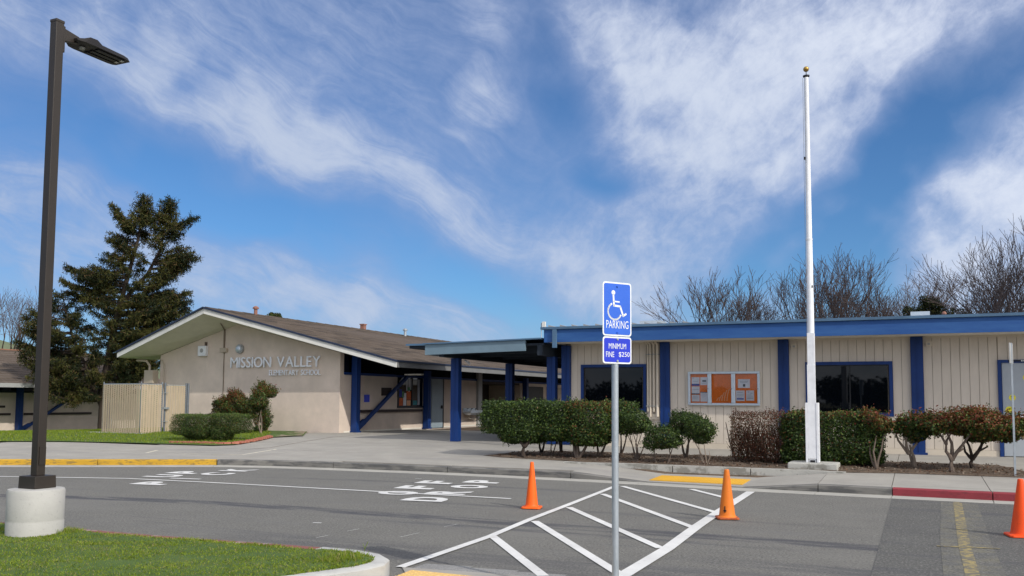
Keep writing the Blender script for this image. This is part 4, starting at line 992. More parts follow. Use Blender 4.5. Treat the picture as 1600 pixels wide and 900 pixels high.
# drinking fountain
df = thing('drinking_fountain', 'pale trough drinking fountain fixed to the shaded classroom wall', 'drinking fountain', (XR+.2, 39.9, FZ))
m = MB(); m.box(XR+.02, XR+.46, 38.95, 40.35, 1.02, 1.10); m.box(XR+.02, XR+.06, 38.95, 40.35, 1.10, 1.25); m.box(XR+.42, XR+.46, 38.95, 40.35, 1.10, 1.14); m.hexa([(XR+.1, 39.1, .92), (XR+.4, 39.1, .92), (XR+.4, 40.2, .92), (XR+.1, 40.2, .92)], [(XR+.03, 38.97, 1.018), (XR+.45, 38.97, 1.018), (XR+.45, 40.33, 1.018), (XR+.03, 40.33, 1.018)]); obj('trough', m, alum, df)
for y in (39.2, 39.65, 40.1): m = MB(); m.tube([(XR+.12, y, 1.12), (XR+.12, y, 1.22), (XR+.2, y, 1.24)], .018, 6); obj('bubbler', m, blackm, df)
m = MB(); m.tube([(XR+.2, 39.3, .95), (XR+.2, 39.3, .75), (XR+.1, 40.1, .7), (XR+.1, 40.1, .62)], .025, 6); m.tube([(XR+.2, 40.0, .95), (XR+.2, 40.0, .68), (XR+.02, 40.0, .68)], .02, 6); obj('pipe', m, beige, df)

# vents on the classroom roof
for (y, x, h, lab) in ((29.9, AX-.1, .34, 'tan vent pipe on the classroom roof ridge nearest the gable tip'), (38.3, AX-.3, .30, 'short square tan vent further along the classroom ridge'), (41.6, AX+.2, .34, 'grey capped vent pipe furthest along the classroom roof')):
    t_ = thing('roof_vent', lab, 'roof vent', (x, y, 5.2), 'vents on the classroom roof')
    z = 5.18-.26*abs(x-(AX-.25)); g_ = 'grey' in lab
    m = MB(); (m.box(x-.11, x+.11, y-.11, y+.11, z, z+h) if 'square' in lab else m.tube([(x, y, z-.05), (x, y, z+h)], .075, 10)); obj('pipe', m, galv if g_ else pipeo, t_)
    m = MB(); (m.box(x-.14, x+.14, y-.14, y+.14, z+h, z+h+.05) if 'square' in lab else m.tube_z((x, y, z+h), [(.13, 0), (.13, .06), (.05, .12)], 10)); obj('cap', m, galv if g_ else pipeo, t_)

# letters on the gable wall, each a raised piece
def raised_words(label, txt, x0, x1, z0, h, yf, dep, mt, cat):
    t_ = thing('school_sign', label, 'sign', ((x0+x1)/2, yf, z0))
    ms = []; x = 0
    for ch in txt:
        if ch == ' ': x += .42; continue
        me = text_mesh(ch, 1., 0, mt, .0, 'letter', 'LEFT'); a, b_ = bbox(me); ms.append((ch, me, x-a[0])); x += (b_[0]-a[0])+.085
    tot = x-.085; capm = .70
    sx = (x1-x0)/tot; sz = h/.70
    for ch, me, xo in ms:
        bpy.data.meshes.remove(me)
        me = text_mesh(ch, 1., dep/2/1., mt, .0, 'letter', 'LEFT')
        me.transform(Matrix.Translation((x0, yf-dep/2, z0)) @ Matrix.Rotation(PI/2, 4, 'X') @ Matrix.Diagonal((sx, sz, 1, 1)) @ Matrix.Translation((xo, 0, 0)))
        if len(me.materials) < 1: me.materials.append(mt)
        link('letter', me, t_)
letm = mat('letter_metal', (.80, .82, .86), .45, .04, 5.); 
raised_words('raised silver words MISSION VALLEY on the beige gable wall', 'MISSION VALLEY', -25.78, -21.28, 2.93, .43, YF-.06, .05, letm, 'sign')
raised_words('smaller raised words ELEMENTARY SCHOOL below MISSION VALLEY', 'ELEMENTARY SCHOOL', -23.80, -21.28, 2.60, .22, YF-.045, .035, letm, 'sign')
# fittings on the gable wall
t_ = thing('wall_speaker', 'white square speaker high on the beige gable wall', 'speaker', (-27.3, YF, 3.5))
m = MB(); m.box(-27.52, -27.08, YF-.16, YF, 3.43, 3.86); bevel(obj('case', m, whitep, t_), .02, 2)
m = MB(); m.tube([(-27.3, YF-.165, 3.66), (-27.3, YF-.155, 3.66)], .09, 16); obj('cone', m, fasg2, t_)
m = MB(); m.box(-27.22, -27.14, YF-.08, YF, 3.86, 4.02); obj('bracket', m, barkg, t_)
t_ = thing('round_light', 'round grey bulkhead light on the gable wall above the school name', 'light', (-25.35, YF, 3.7))
m = MB(); m.tube([(-25.35, YF, 3.70), (-25.35, YF-.10, 3.70)], .19, 20); obj('ring', m, fasg2, t_)
m = MB(); m.tube([(-25.37, YF-.10, 3.70), (-25.37, YF-.15, 3.70), (-25.37, YF-.18, 3.70)], [.15, .13, .07], 20); obj('lens', m, alum, t_, smooth_=True)
t_ = thing('wall_conduit', 'thin beige conduit with a junction box running down the gable wall', 'pipe', (-26.2, YF, 3))
m = MB(); m.tube([(-26.2, YF-.03, 1.2), (-26.2, YF-.03, 3.58)], .016, 6); m.tube([(-26.2, YF-.04, 3.74), (-26.2, YF-.04, 4.52)], .035, 8); m.tube([(-26.2, YF-.03, 4.5), (-25.9, YF-.6, 4.72)], .02, 6); obj('conduit', m, barkt, t_)
m = MB(); m.box(-26.36, -26.02, YF-.12, YF, 3.58, 3.75); obj('junction_box', m, beiged, t_)
# electrical riser by the left corner
t_ = thing('meter_riser', 'beige electrical box and pipes at the gable wall corner behind the slatted fence', 'electrical box', (-29.9, 28.3, FZ))
m = MB(); m.box(-30.25, -29.75, 28.3, 28.6, 2.30, 2.85); obj('box', m, beiged, t_)
m = MB(); m.tube([(-30.15, 28.5, .3), (-30.15, 28.5, 2.3)], .05, 8); m.tube([(-29.9, 28.45, .3), (-29.9, 28.45, 2.3)], .04, 8); m.tube([(-29.45, 28.6, 1.9), (-29.45, 28.6, 3.1), (-29.6, 28.62, 3.3), (-29.8, 28.62, 3.32)], .025, 8)
m.tube([(-30.1, 28.45, 2.85), (-30.1, 28.45, 3.05), (-30.25, 28.4, 3.25), (-30.7, 28.3, 3.28)], .05, 8); m.box(-30.35, -29.35, 28.4, 28.5, 2.16, 2.24); obj('pipe', m, beiged, t_, smooth_=True)

# slatted enclosure beside the gable: two fixed panels and a gate
galvd = mat('dull_galvanised', (.17, .19, .21), .5, .15, 10., metal=.4)
def slat_panel(root, a, b_, z0, z1, name='panel', post0=True):
    a, b_ = Vector((*a, 0)), Vector((*b_, 0)); Ln = (b_-a).length; d = (b_-a)/Ln; n_ = Vector((d.y, -d.x, 0))
    m = MB(); k = int(Ln/.062)
    for i in range(k):
        p = a+d*(i+.5)*Ln/k; w = Ln/k*.46; o1 = n_*(.016 if i % 2 else -.016)
        m.hexa([p-d*w+o1+Vector((0, 0, z0)), p+d*w+o1+Vector((0, 0, z0)), p+d*w+o1-n_*.006+Vector((0, 0, z0)), p-d*w+o1-n_*.006+Vector((0, 0, z0))],
               [p-d*w+o1+Vector((0, 0, z1+random.uniform(-.012, .012))), p+d*w+o1+Vector((0, 0, z1)), p+d*w+o1-n_*.006+Vector((0, 0, z1)), p-d*w+o1-n_*.006+Vector((0, 0, z1))])
    m.box(min(a.x, b_.x)-.003, min(a.x, b_.x)-.002, a.y, a.y+.001, z0, z0+.001)
    s = obj('slats', m, slatm, root, kind='stuff')
    m = MB(); H_ = z1-z0; stp = .075; off = n_*.03; kk = int((Ln+H_)/stp)
    for s_ in (1, -1):
        for i in range(kk):
            t0 = i*stp-H_
            p0, p1 = t0, t0+H_; y0, y1 = z0, z1
            if p0 < 0: y0 = z0-p0; p0 = 0
            if p1 > Ln: y1 = z1-(p1-Ln); p1 = Ln
            if y1-y0 < .03: continue
            if s_ < 0: p0, p1 = Ln-p0, Ln-p1
            A = a+d*p0+off+Vector((0, 0, y0)); B = a+d*p1+off+Vector((0, 0, y1)); u = (B-A).normalized(); v = u.cross(n_)*.006
            m.quad(A-v, B-v, B+v, A+v)
    obj('wire_mesh', m, wire, root, kind='stuff')
    m = MB(); m.tube([a+Vector((0, 0, z1+.01))+n_*.0, b_+Vector((0, 0, z1+.01))], .018, 8); m.tube([a+Vector((0, 0, z0-.01)), b_+Vector((0, 0, z0-.01))], .012, 8); obj('rail', m, galv, root)
fe = thing('slatted_fence', 'chain-link enclosure with beige privacy slats beside the gable wall', 'fence', (-26, 25, .34))
Az, Bz = .38, 2.16
slat_panel(fe, (-27.85, 24.15), (-25.85, 24.03), Az, Bz); slat_panel(fe, (-25.8, 24.06), (-25.8, 24.98), Az, Bz)
for x, y, r_ in ((-27.87, 24.18, .018), (-25.84, 24.07, .018), (-25.8, 25.02, .032)):
    m = MB(); m.tube([(x, y, .2), (x, y, 2.2)], r_, 10); m.tube_z((x, y, 2.2), [(r_*1.2, 0), (r_*1.2, .03), (r_*.5, .06)], 10); obj('post', m, galvd, fe, smooth_=True)
m = MB(); m.box(-28.3, -25.65, 23.92, 25.2, .24, .385); m.box(-25.95, -25.6, 25.2, 26.6, .24, .38); obj('footing', m, lowc, fe)
gt = thing('slatted_gate', 'narrow gate with beige privacy slats between grey posts beside the gable wall', 'gate', (-25.8, 25.7, .34))
slat_panel(gt, (-25.8, 25.24), (-25.8, 26.16), Az+.04, Bz-.02)
for x, y, r_ in ((-25.8, 25.17, .035), (-25.8, 26.22, .03), (-25.8, 26.33, .045)):
    m = MB(); m.tube([(x, y, .2), (x, y, 2.24)], r_, 10); obj('post', m, galvd, gt, smooth_=True)
m = MB(); m.box(-25.78, -25.70, 25.05, 25.3, 1.25, 1.32); obj('latch', m, galv, gt)
m = MB(); m.box(-25.76, -25.72, 25.0, 25.26, .78, .80); m.box(-25.76, -25.72, 25.0, 25.26, 1.85, 1.87); obj('hinge', m, galv, gt)

# far classroom wing at the left edge
fb = thing('far_classroom_wing', 'shaded classroom wing with brown roof and blue braced post behind the conifer at left', 'building', (-46, 38, -.2))
XF = -44.; FY0, FY1 = 26, 40.6; f2 = -.24
m = MB(); m.box(XF-.25, XF, FY0, FY1, f2-.3, 1.98); m.box(XF-8, XF-.25, FY1-.25, FY1, f2-.3, 2.2); obj('wall', m, stucco, fb)
m = MB(); m.box(XF-.2, XF-.04, FY0, FY1, 1.985, 2.55); obj('clerestory', m, darkg, fb)
m = MB(); m.box(XF-.04, XF+.05, FY0, FY1, 1.90, 2.02); obj('beam', m, darkw, fb)
brace_col(fb, XF, 32.5, f2, 2.5); brace_col(fb, XF, 26.6, f2, 2.5); brace_col(fb, XF, 38.2, f2, 2.5, False)
for y0, y1 in ((33.0, 37.3), (27.2, 32.2)): m = MB(); m.box(XF+.02, XF+.10, y0, y1, .70, .82); obj('rail', m, woodd, fb)
m = MB(); ex, ez = XF+2.3, 2.36; rx, rz = XF-4.6, 4.42
c = [(ex, FY0-1, ez), (ex, FY1+1.2, ez), (rx, FY1+1.2, rz), (rx, FY0-1, rz)]; m.hexa([(x, y, z-.06) for x, y, z in c], c)
c = [(rx, FY0-1, rz), (rx, FY1+1.2, rz), (rx-6.9, FY1+1.2, ez), (rx-6.9, FY0-1, ez)]; m.hexa([(x, y, z-.06) for x, y, z in c], c)
fr = obj('roof', m, shing, fb)
m = MB(); nu = 16
for i in range(nu):
    y = FY0-1
    while y < FY1+1:
        ln_ = random.uniform(.8, 2.0); u0, u1 = i/nu, (i+1)/nu; y1 = min(y+ln_-.01, FY1+1.2)
        q = lambda u, yy_, h: (rx+(ex-rx)*u, yy_, rz+(ez-rz)*u+h); m.cm = random.choice((0, 0, 1, 2)); h = random.uniform(.02, .03)
        m.hexa([q(u0, y, 0.001), q(u1, y, .001), q(u1, y1, .001), q(u0, y1, .001)], [q(u0, y, .006), q(u1, y, h), q(u1, y1, h), q(u0, y1, .006)]); y += ln_
obj('shingles', m, [shing, shingb, shingc], fr, kind='stuff')
m = MB(); m.box(rx-.12, rx+.12, FY0-1, FY1+1.2, rz-.01, rz+.05); obj('ridge', m, mat('ridge_tile', (.28, .14, .09), .9, .2, 5.), fr)
m = MB(); m.box(ex, ex+.06, FY0-1, FY1+1.2, ez-.20, ez+.01); obj('eave_gutter', m, fasg2, fb)
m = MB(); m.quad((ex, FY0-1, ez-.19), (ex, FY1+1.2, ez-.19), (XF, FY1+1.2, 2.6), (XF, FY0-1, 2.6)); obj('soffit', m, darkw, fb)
m = MB(); m.box(XF+.01, XF+.05, 31.3, 31.9, 1.10, 1.22); obj('wall_light', m, woodd, fb)
m = MB(); m.box(XF-.0, XF+.12, 38.6, 38.75, f2, 2.0); obj('downpipe', m, fasg2, fb)

# far cross wing that closes the passage
xb = thing('cross_wing', 'beige cross wing glimpsed at the far end of the covered passage', 'building', (-14, 64, FZ))
m = MB(); m.box(-24, 4, 64, 64.3, FZ-.3, 3.0); obj('wall', m, stucco, xb)
m = MB(); m.box(-24.5, 4, 62.8, 62.88, 2.85, 3.2); obj('fascia', m, fasw, xb)
m = MB(); m.box(-24.5, 4, 62.9, 72, 3.2, 3.3); m.box(-24.5, 4, 62.9, 64, 2.98, 3.02); obj('roof', m, fasg2, xb)
for x in (-17, -14.5, -12, -9.5): m = MB(); m.box(x-.6, x+.6, 63.95, 64, FZ, 2.5); obj('door', m, woodd if x < -13 else beiged, xb)

# ------------------------------------------------------------------ street lamp
sl = thing('street_lamp', 'tall dark bronze square-pole street lamp on a round white concrete footing at left', 'street lamp', (-8.96, 6.93, .1))
lx, ly = -8.96, 6.93
m = MB(); m.tube_z((lx-.01, ly, 0), [(.290, .0), (.290, .12), (.292, .30), (.288, .31), (.290, .325), (.292, .635), (.282, .655), (.20, .662), (.0001, .6625)], 48)
fo = obj('footing', m, pedc, sl, smooth_=True)
m = MB(); s = .135; m.hexa([(lx-s, ly-s, .664), (lx+s, ly-s, .664), (lx+s, ly+s, .664), (lx-s, ly+s, .664)], [(lx-s*.97, ly-s*.97, .80), (lx+s*.97, ly-s*.97, .80), (lx+s*.97, ly+s*.97, .80), (lx-s*.97, ly+s*.97, .80)]); bevel(obj('base_cover', m, bronze, sl), .006, 2)
m = MB(); s = .052; m.box(lx-s, lx+s, ly-s, ly+s, .80, 6.0); m.box(lx-s-.004, lx+s+.004, ly-s-.004, ly+s+.004, 5.985, 6.02); bevel(obj('pole', m, bronze, sl), .006, 2)
m = MB(); m.box(lx-.035, lx+.035, ly+s, ly+s+.012, .92, 1.12); m.box(lx+s, lx+s+.01, ly-.035, ly+.045, .92, 1.12); obj('hand_hole', m, bronze, sl)
m = MB(); m.box(lx-.04, lx+.04, ly+s, ly+s+.03, 5.66, 5.97); m.hexa([(lx-.03, ly+s+.03, 5.80), (lx+.03, ly+s+.03, 5.80), (lx+.03, ly+.28, 5.84), (lx-.03, ly+.28, 5.84)], [(lx-.03, ly+s+.03, 5.95), (lx+.03, ly+s+.03, 5.95), (lx+.03, ly+.28, 5.92), (lx-.03, ly+.28, 5.92)]); bevel(obj('arm', m, bronze, sl), .005, 1)
hd = MB(); zc = 5.85
prof = [(.20, .10, .0, .025), (.27, .15, -.012, .04), (.35, .16, -.015, .08), (.45, .16, -.015, .085), (.52, .16, -.015, .045), (.84, .16, -.015, .035), (.91, .145, -.015, .028), (.94, .12, -.013, .018)]
for (t0, w0, b0, h0), (t1, w1, b1, h1) in zip(prof, prof[1:]):
    hd.hexa([(lx-w0, ly+t0, zc+b0), (lx+w0, ly+t0, zc+b0), (lx+w1, ly+t1, zc+b1), (lx-w1, ly+t1, zc+b1)], [(lx-w0*.8, ly+t0, zc+h0), (lx+w0*.8, ly+t0, zc+h0), (lx+w1*.8, ly+t1, zc+h1), (lx-w1*.8, ly+t1, zc+h1)])
h_ = obj('lamp_head', hd, bronzed, sl)
for k in range(3):
    x = lx-.09+k*.09; m = MB(); m.box(x-.028, x+.028, ly+.47, ly+.86, zc-.029, zc-.017); obj('led_strip', m, blackm, h_)
    if k: m = MB(); m.box(x-.02, x+.02, ly+.82, ly+.86, zc-.035, zc-.0295); obj('led_lens', m, ledm, h_)
for k in range(5): m = MB(); x = lx-.10+k*.05; m.box(x-.005, x+.005, ly+.52, ly+.84, zc+.030, zc+.045); obj('cooling_fin', m, bronzed, h_)
m = MB(); m.tube_z((lx-.02, ly+.36, zc-.040), [(.03, 0), (.035, .024)], 12); obj('photocell', m, fasg2, h_)

# ------------------------------------------------------------------ parking sign on a steel pole
ps = thing('parking_sign', 'blue wheelchair PARKING sign over MINIMUM FINE plate on a galvanised pole in front', 'sign', (-2.33, 7.24, .02), local=True, rz=rad(24.5+31))
px_ = MB(); px_.tube([(0, 0.012, -.05), (0, .012, 2.63)], .029, 20); po = obj('pole', px_, galv, ps, smooth_=True)
m = MB()
for k in range(14): m.tube([(0, -.0175, .5+k*.11), (0, -.019, .5+k*.11)], .004, 6)
def rrect(x0, x1, z0, z1, r_, y0, y1, n_=6):
    pts = []
    for cx, cz, a0 in ((x1-r_, z1-r_, 0), (x0+r_, z1-r_, 90), (x0+r_, z0+r_, 180), (x1-r_, z0+r_, 270)):
        for k in range(n_+1): a = rad(a0+90*k/n_); pts.append((cx+r_*math.cos(a), cz+r_*math.sin(a)))
    m = MB(); m.hexa([(x, y0, z) for x, z in pts], [(x, y1, z) for x, z in pts]); return m
hw = .1525; zt, zm0, zm1, zb = 2.655, 2.196, 2.190, 1.962
def plate(z0, z1, face):
    p = obj('plate', rrect(-hw, hw, z0, z1, .026, -.020, -.0175), signw, ps)
    obj('face', rrect(-hw+.013, hw-.013, z0+.013, z1-.013, .018, -.0222, -.0205), face, p); return p
p1 = plate(zm0, zt, signb); p2 = plate(zb, zm1, signb2)
def sign_text(txt, x, z, h, w, par, bold=.012):
    me = text_mesh(txt, 1., .0005, signw, bold, 'lettering'); a, b_ = bbox(me)
    me.transform(Matrix.Translation((x, -.0232, z)) @ Matrix.Rotation(PI/2, 4, 'X') @ Matrix.Diagonal((w/(b_[0]-a[0]), h/(b_[1]-a[1]), 1, 1)) @ Matrix.Translation((-(a[0]+b_[0])/2, -(a[1]+b_[1])/2, 0)))
    link('lettering', me, par)
sign_text('PARKING', 0, zm0+.098, .067, .236, p1, .0)
sign_text('MINIMUM', 0, zb+.148, .046, .184, p2, .0)
sign_text('FINE', -.078, zb+.077, .046, .086, p2, .0); sign_text('$250', .072, zb+.077, .046, .116, p2, .0)
# wheelchair symbol in flat strokes
m = MB(); y = -.0232; zc = 2.40
def stroke(pts, w, m=m):
    for (x0, z0), (x1, z1) in zip(pts, pts[1:]):
        d = Vector((x1-x0, z1-z0)).normalized(); nx_, nz_ = -d.y*w/2, d.x*w/2; e = d*w*.35
        m.quad((x0-nx_-e.x, y, z0-nz_-e.y), (x1-nx_+e.x, y, z1-nz_+e.y), (x1+nx_+e.x, y, z1+nz_+e.y), (x0+nx_-e.x, y, z0+nz_-e.y)); 
hp = [( -.042+.020*math.cos(2*PI*k/16), zc+.165+.020*math.sin(2*PI*k/16)) for k in range(16)]; m.quad(*[(x, y, z) for x, z in hp])
stroke([(-.042, zc+.15), (-.036, zc+.055), (.030, zc+.050), (.062, zc-.030), (.092, zc-.012)], .017); stroke([(-.038, zc+.090), (.020, zc+.088)], .012)
arc = [(-.028+.070*math.cos(rad(a)), zc+.005+.070*math.sin(rad(a))) for a in range(118, 335, 12)]; stroke(arc, .015)
m2 = m; obj('wheelchair_symbol', m, signw, p1)
for z, par in ((zt-.036, p1), (zm0+.03, p1), (zm1-.022, p2), (zb+.022, p2)):
    m = MB(); m.tube([(0, -.0205, z), (0, -.027, z)], .011, 6); m.tube([(0, -.027, z), (0, -.032, z)], .006, 8); obj('bolt', m, signb if par is p1 else galv, par)

# thin edge-on sign post at right
ts = thing('post_sign', 'thin grey post with a narrow edge-on sign plate beside the orange-tipped shrubs at right', 'sign', (1.70, 20.2, .2))
m = MB(); m.box(1.685, 1.715, 20.185, 20.235, .18, 2.86); m.box(1.68, 1.685, 20.18, 20.24, .18, 2.4); obj('post', m, galv, ts)
m = MB(); m.hexa([(1.645, 20.02, 2.45), (1.66, 20.02, 2.45), (1.745, 20.40, 2.45), (1.73, 20.40, 2.45)], [(1.645, 20.02, 2.86), (1.66, 20.02, 2.86), (1.745, 20.40, 2.86), (1.73, 20.40, 2.86)]); obj('plate', m, fasg2, ts)

# ------------------------------------------------------------------ flagpole
fx, fy = -2.10, 20.30
fp = thing('flagpole', 'tall white flagpole with gold ball in a boxed timber foot on a concrete block', 'flagpole', (fx, fy, .2))
m = MB(); zs = [1.3, 3.1, 5.2, 5.21, 7.2, 8.86]; m.tube([(fx+.02*(z-3)/6*0, fy, z) for z in zs], [.078, .074, .066, .062, .055, .048], 24); obj('pole', m, whitep, fp, smooth_=True)
m = MB(); m.tube_z((fx, fy, 0), [(.0665, 5.19), (.070, 5.2), (.070, 5.24), (.064, 5.25)], 20); obj('collar', m, whitep, fp)
m = MB(); m.tube_z((fx, fy, 0), [(.05, 8.86), (.072, 8.88), (.072, 8.905), (.02, 8.92), (.009, 8.93), (.009, 9.0)], 20); obj('truck', m, blackm, fp)
m = MB(); R_ = .062; m.tube_z((fx, fy, 9.05), [(R_*math.sin(PI*k/12)+1e-4, -R_*math.cos(PI*k/12)) for k in range(13)], 24); obj('ball', m, goldm, fp, smooth_=True)
m = MB(); m.tube([(fx-.075, fy, 8.86), (fx-.082, fy, 6), (fx-.085, fy, 3.0), (fx-.09, fy, 1.7)], .004, 5); obj('halyard', m, fasg2, fp)
m = MB(); m.tube_z((fx-.06, fy-.04, 7.0), [(.02, 0), (.02, .06)], 8); m.tube_z((fx+.05, fy-.05, 4.15), [(.015, 0), (.015, .05)], 8); obj('cleat', m, blackm, fp)
m = MB(); m.box(fx-.072, fx+.072, fy-.085, fy-.078+.16, .37, 3.16); obj('timber_post', m, whitep, fp)
m = MB(); m.box(fx-.085, fx+.085, fy-.10, fy-.087, .45, 2.47); bevel(obj('front_board', m, whitep, fp), .003, 1)
for s in (-1, 1): m = MB(); m.box(fx+s*.112-.024, fx+s*.112+.024, fy-.11, fy+.11, .37, 1.65); bevel(obj('side_board', m, whitep, fp), .003, 1)
m = MB(); m.box(fx-.05, fx+.05, fy-.095, fy-.087, .37, .42); obj('drain_gap', m, blackm, fp)
m = MB(); m.box(-2.60, -1.58, 19.98, 20.78, .15, .372); b_ = obj('block', m, lowc, fp); bevel(b_, .03, 2)
b_.modifiers.new('s', 'SUBSURF').levels = 0

# ------------------------------------------------------------------ traffic cones
def cone(x, y, h, rb_, rt, bs, ang, m1, m2_, label, lean=(0, 0), mark=False):
    t_ = thing('traffic_cone', label, 'traffic cone', (x, y, .006), 'orange traffic cones on the road')
    m = MB(); c, s = math.cos(ang), math.sin(ang); q = []
    for i in range(4):
        for dx in (-.3, .3):
            a = PI/4+i*PI/2+dx*.35; rr_ = bs/2/max(abs(math.cos(a)), abs(math.sin(a))); u, v = rr_*math.cos(a), rr_*math.sin(a); q.append((x+u*c-v*s, y+u*s+v*c))
    m.hexa([(a, b_, .008) for a, b_ in q], [(x+(a-x)*.97, y+(b_-y)*.97, .034) for a, b_ in q]); bevel(obj('base', m, m2_, t_), .005, 1)
    m = MB(); n = 36; pr = [(rb_*1.22, .034), (rb_*1.06, .045), (rb_, .065)]+[(rb_+(rt-rb_)*k/5, .065+(h-.085)*k/5) for k in range(1, 6)]+[(rt*.93, h-.006), (rt*.75, h)]
    i0 = 0
    for r_, z in pr:
        for j in range(n): a = 2*PI*j/n; m.v.append((x+lean[0]*z+r_*math.cos(a), y+lean[1]*z+r_*math.sin(a), z))
    for k in range(len(pr)-1):
        for j in range(n): m.f.append((k*n+j, k*n+(j+1) % n, (k+1)*n+(j+1) % n, (k+1)*n+j)); m.m.append(0)
    m.f.append(tuple((len(pr)-1)*n+j for j in range(n))); m.m.append(0)
    obj('body', m, m1, t_, smooth_=True)
    if mark:
        m = MB(); yv = y-rb_*.98; m.box(x-.015, x-.003, yv-.004, yv+.02, .10, .19); m.box(x-.03, x+.012, yv-.004, yv+.02, .12, .135); obj('mark', m, blackm, t_)
cone(-5.48, 12.80, .715, .096, .028, .30, rad(14), orange, orange, 'clean bright orange traffic cone at the end of the white lane line')
cone(-2.52, 12.95, .70, .112, .036, .31, rad(20), oranged, orangeb, 'weathered orange cone with scuffed brown base on the hatched bay corner', mark=True)
cone(1.14, 12.93, .72, .13, .035, .36, rad(10), oranger, oranger, 'red-orange traffic cone cut by the right edge of the picture')

# ------------------------------------------------------------------ bricks edging the left lawn
be = thing('brick_edging', 'row of worn red bricks edging the lawn corner before the gable wall', 'edging', (-19.6, 22.8, .3))
bm_ = MB(); bm_.box(-.10, .10, -.045, .045, 0, .06); brick_me = bm_.mesh('brick', brickm)
pth = [(-21.3, 21.02), (-19.25, 21.15), (-18.95, 21.5), (-19.35, 22.8), (-20.0, 24.3)]
tot = 0
for a, b_ in zip(pth, pth[1:]):
    Ln = math.hypot(b_[0]-a[0], b_[1]-a[1]); k = max(1, int(Ln/.215)); ang = math.atan2(b_[1]-a[1], b_[0]-a[0])
    for i in range(k):
        for row in (0, 1):
            t0 = (i+.5+.25*row)/k; x = a[0]+(b_[0]-a[0])*t0-math.sin(ang)*row*.1; y = a[1]+(b_[1]-a[1])*t0+math.cos(ang)*row*.1
            o = link('brick', brick_me, be); o.location = (x-0, y-0, hz(x, y)+.015+random.uniform(0, .02)); o.rotation_euler = (random.uniform(-.05, .05), random.uniform(-.05, .05), ang+random.uniform(-.06, .06)); o.scale = (random.uniform(.9, 1.05), 1, 1)

# ------------------------------------------------------------------ shrubs
def superpts(n, c, s, p=4., lo=.45, bias=2.0, flat=0., rough=.05):
    out = np.zeros((0, 3)); nr_ = np.zeros((0, 3))
    while len(out) < n:
        q = rng.uniform(-1.15, 1.15, (n*2, 3)); f = (np.abs(q)**p).sum(1)**(1/p)
        bump = 1+rough*(np.sin(q[:, 0]*s[0]*9+1.3)*np.sin(q[:, 1]*s[1]*8)+np.sin(q[:, 2]*s[2]*10+q[:, 0]*s[0]*6))*.5+rng.normal(0, .03, len(q))
        ok = (f < bump) & (f > lo) & (rng.uniform(0, 1, len(q)) < (f/bump)**bias)
        g_ = np.sign(q)*np.abs(q)**(p-1)/np.array(s); out = np.concatenate([out, q[ok]*np.array(s)+np.array(c)]); nr_ = np.concatenate([nr_, unit(g_[ok])])
    return out[:n], nr_[:n]
def branching(m, base, targets, r0, r1=.006, n=6, bow=.12):
    for t_ in targets:
        a, b_ = Vector(base), Vector(t_); mid = a.lerp(b_, .5)+Vector((random.uniform(-bow, bow), random.uniform(-bow, bow), random.uniform(-.02, .05)))
        q = a.lerp(mid, .5)+Vector((random.uniform(-bow, bow)*.3, random.uniform(-bow, bow)*.3, 0))
        m.tube([a, q, mid, b_], [r0, r0*.8, r0*.6, r1], n)
def lumps(c, s, n, k=.5, seed=0, p=2.2):
    R = random.Random(seed); out = []
    for i in range(n):
        a = R.uniform(0, 2*PI); b_ = R.uniform(-1, 1); rr_ = R.uniform(.35, .85); out.append(((c[0]+math.cos(a)*rr_*s[0]*math.sqrt(1-b_*b_), c[1]+math.sin(a)*rr_*s[1]*math.sqrt(1-b_*b_), c[2]+b_*rr_*s[2]), tuple(q*k*R.uniform(.7, 1.25) for q in s), p))
    return out
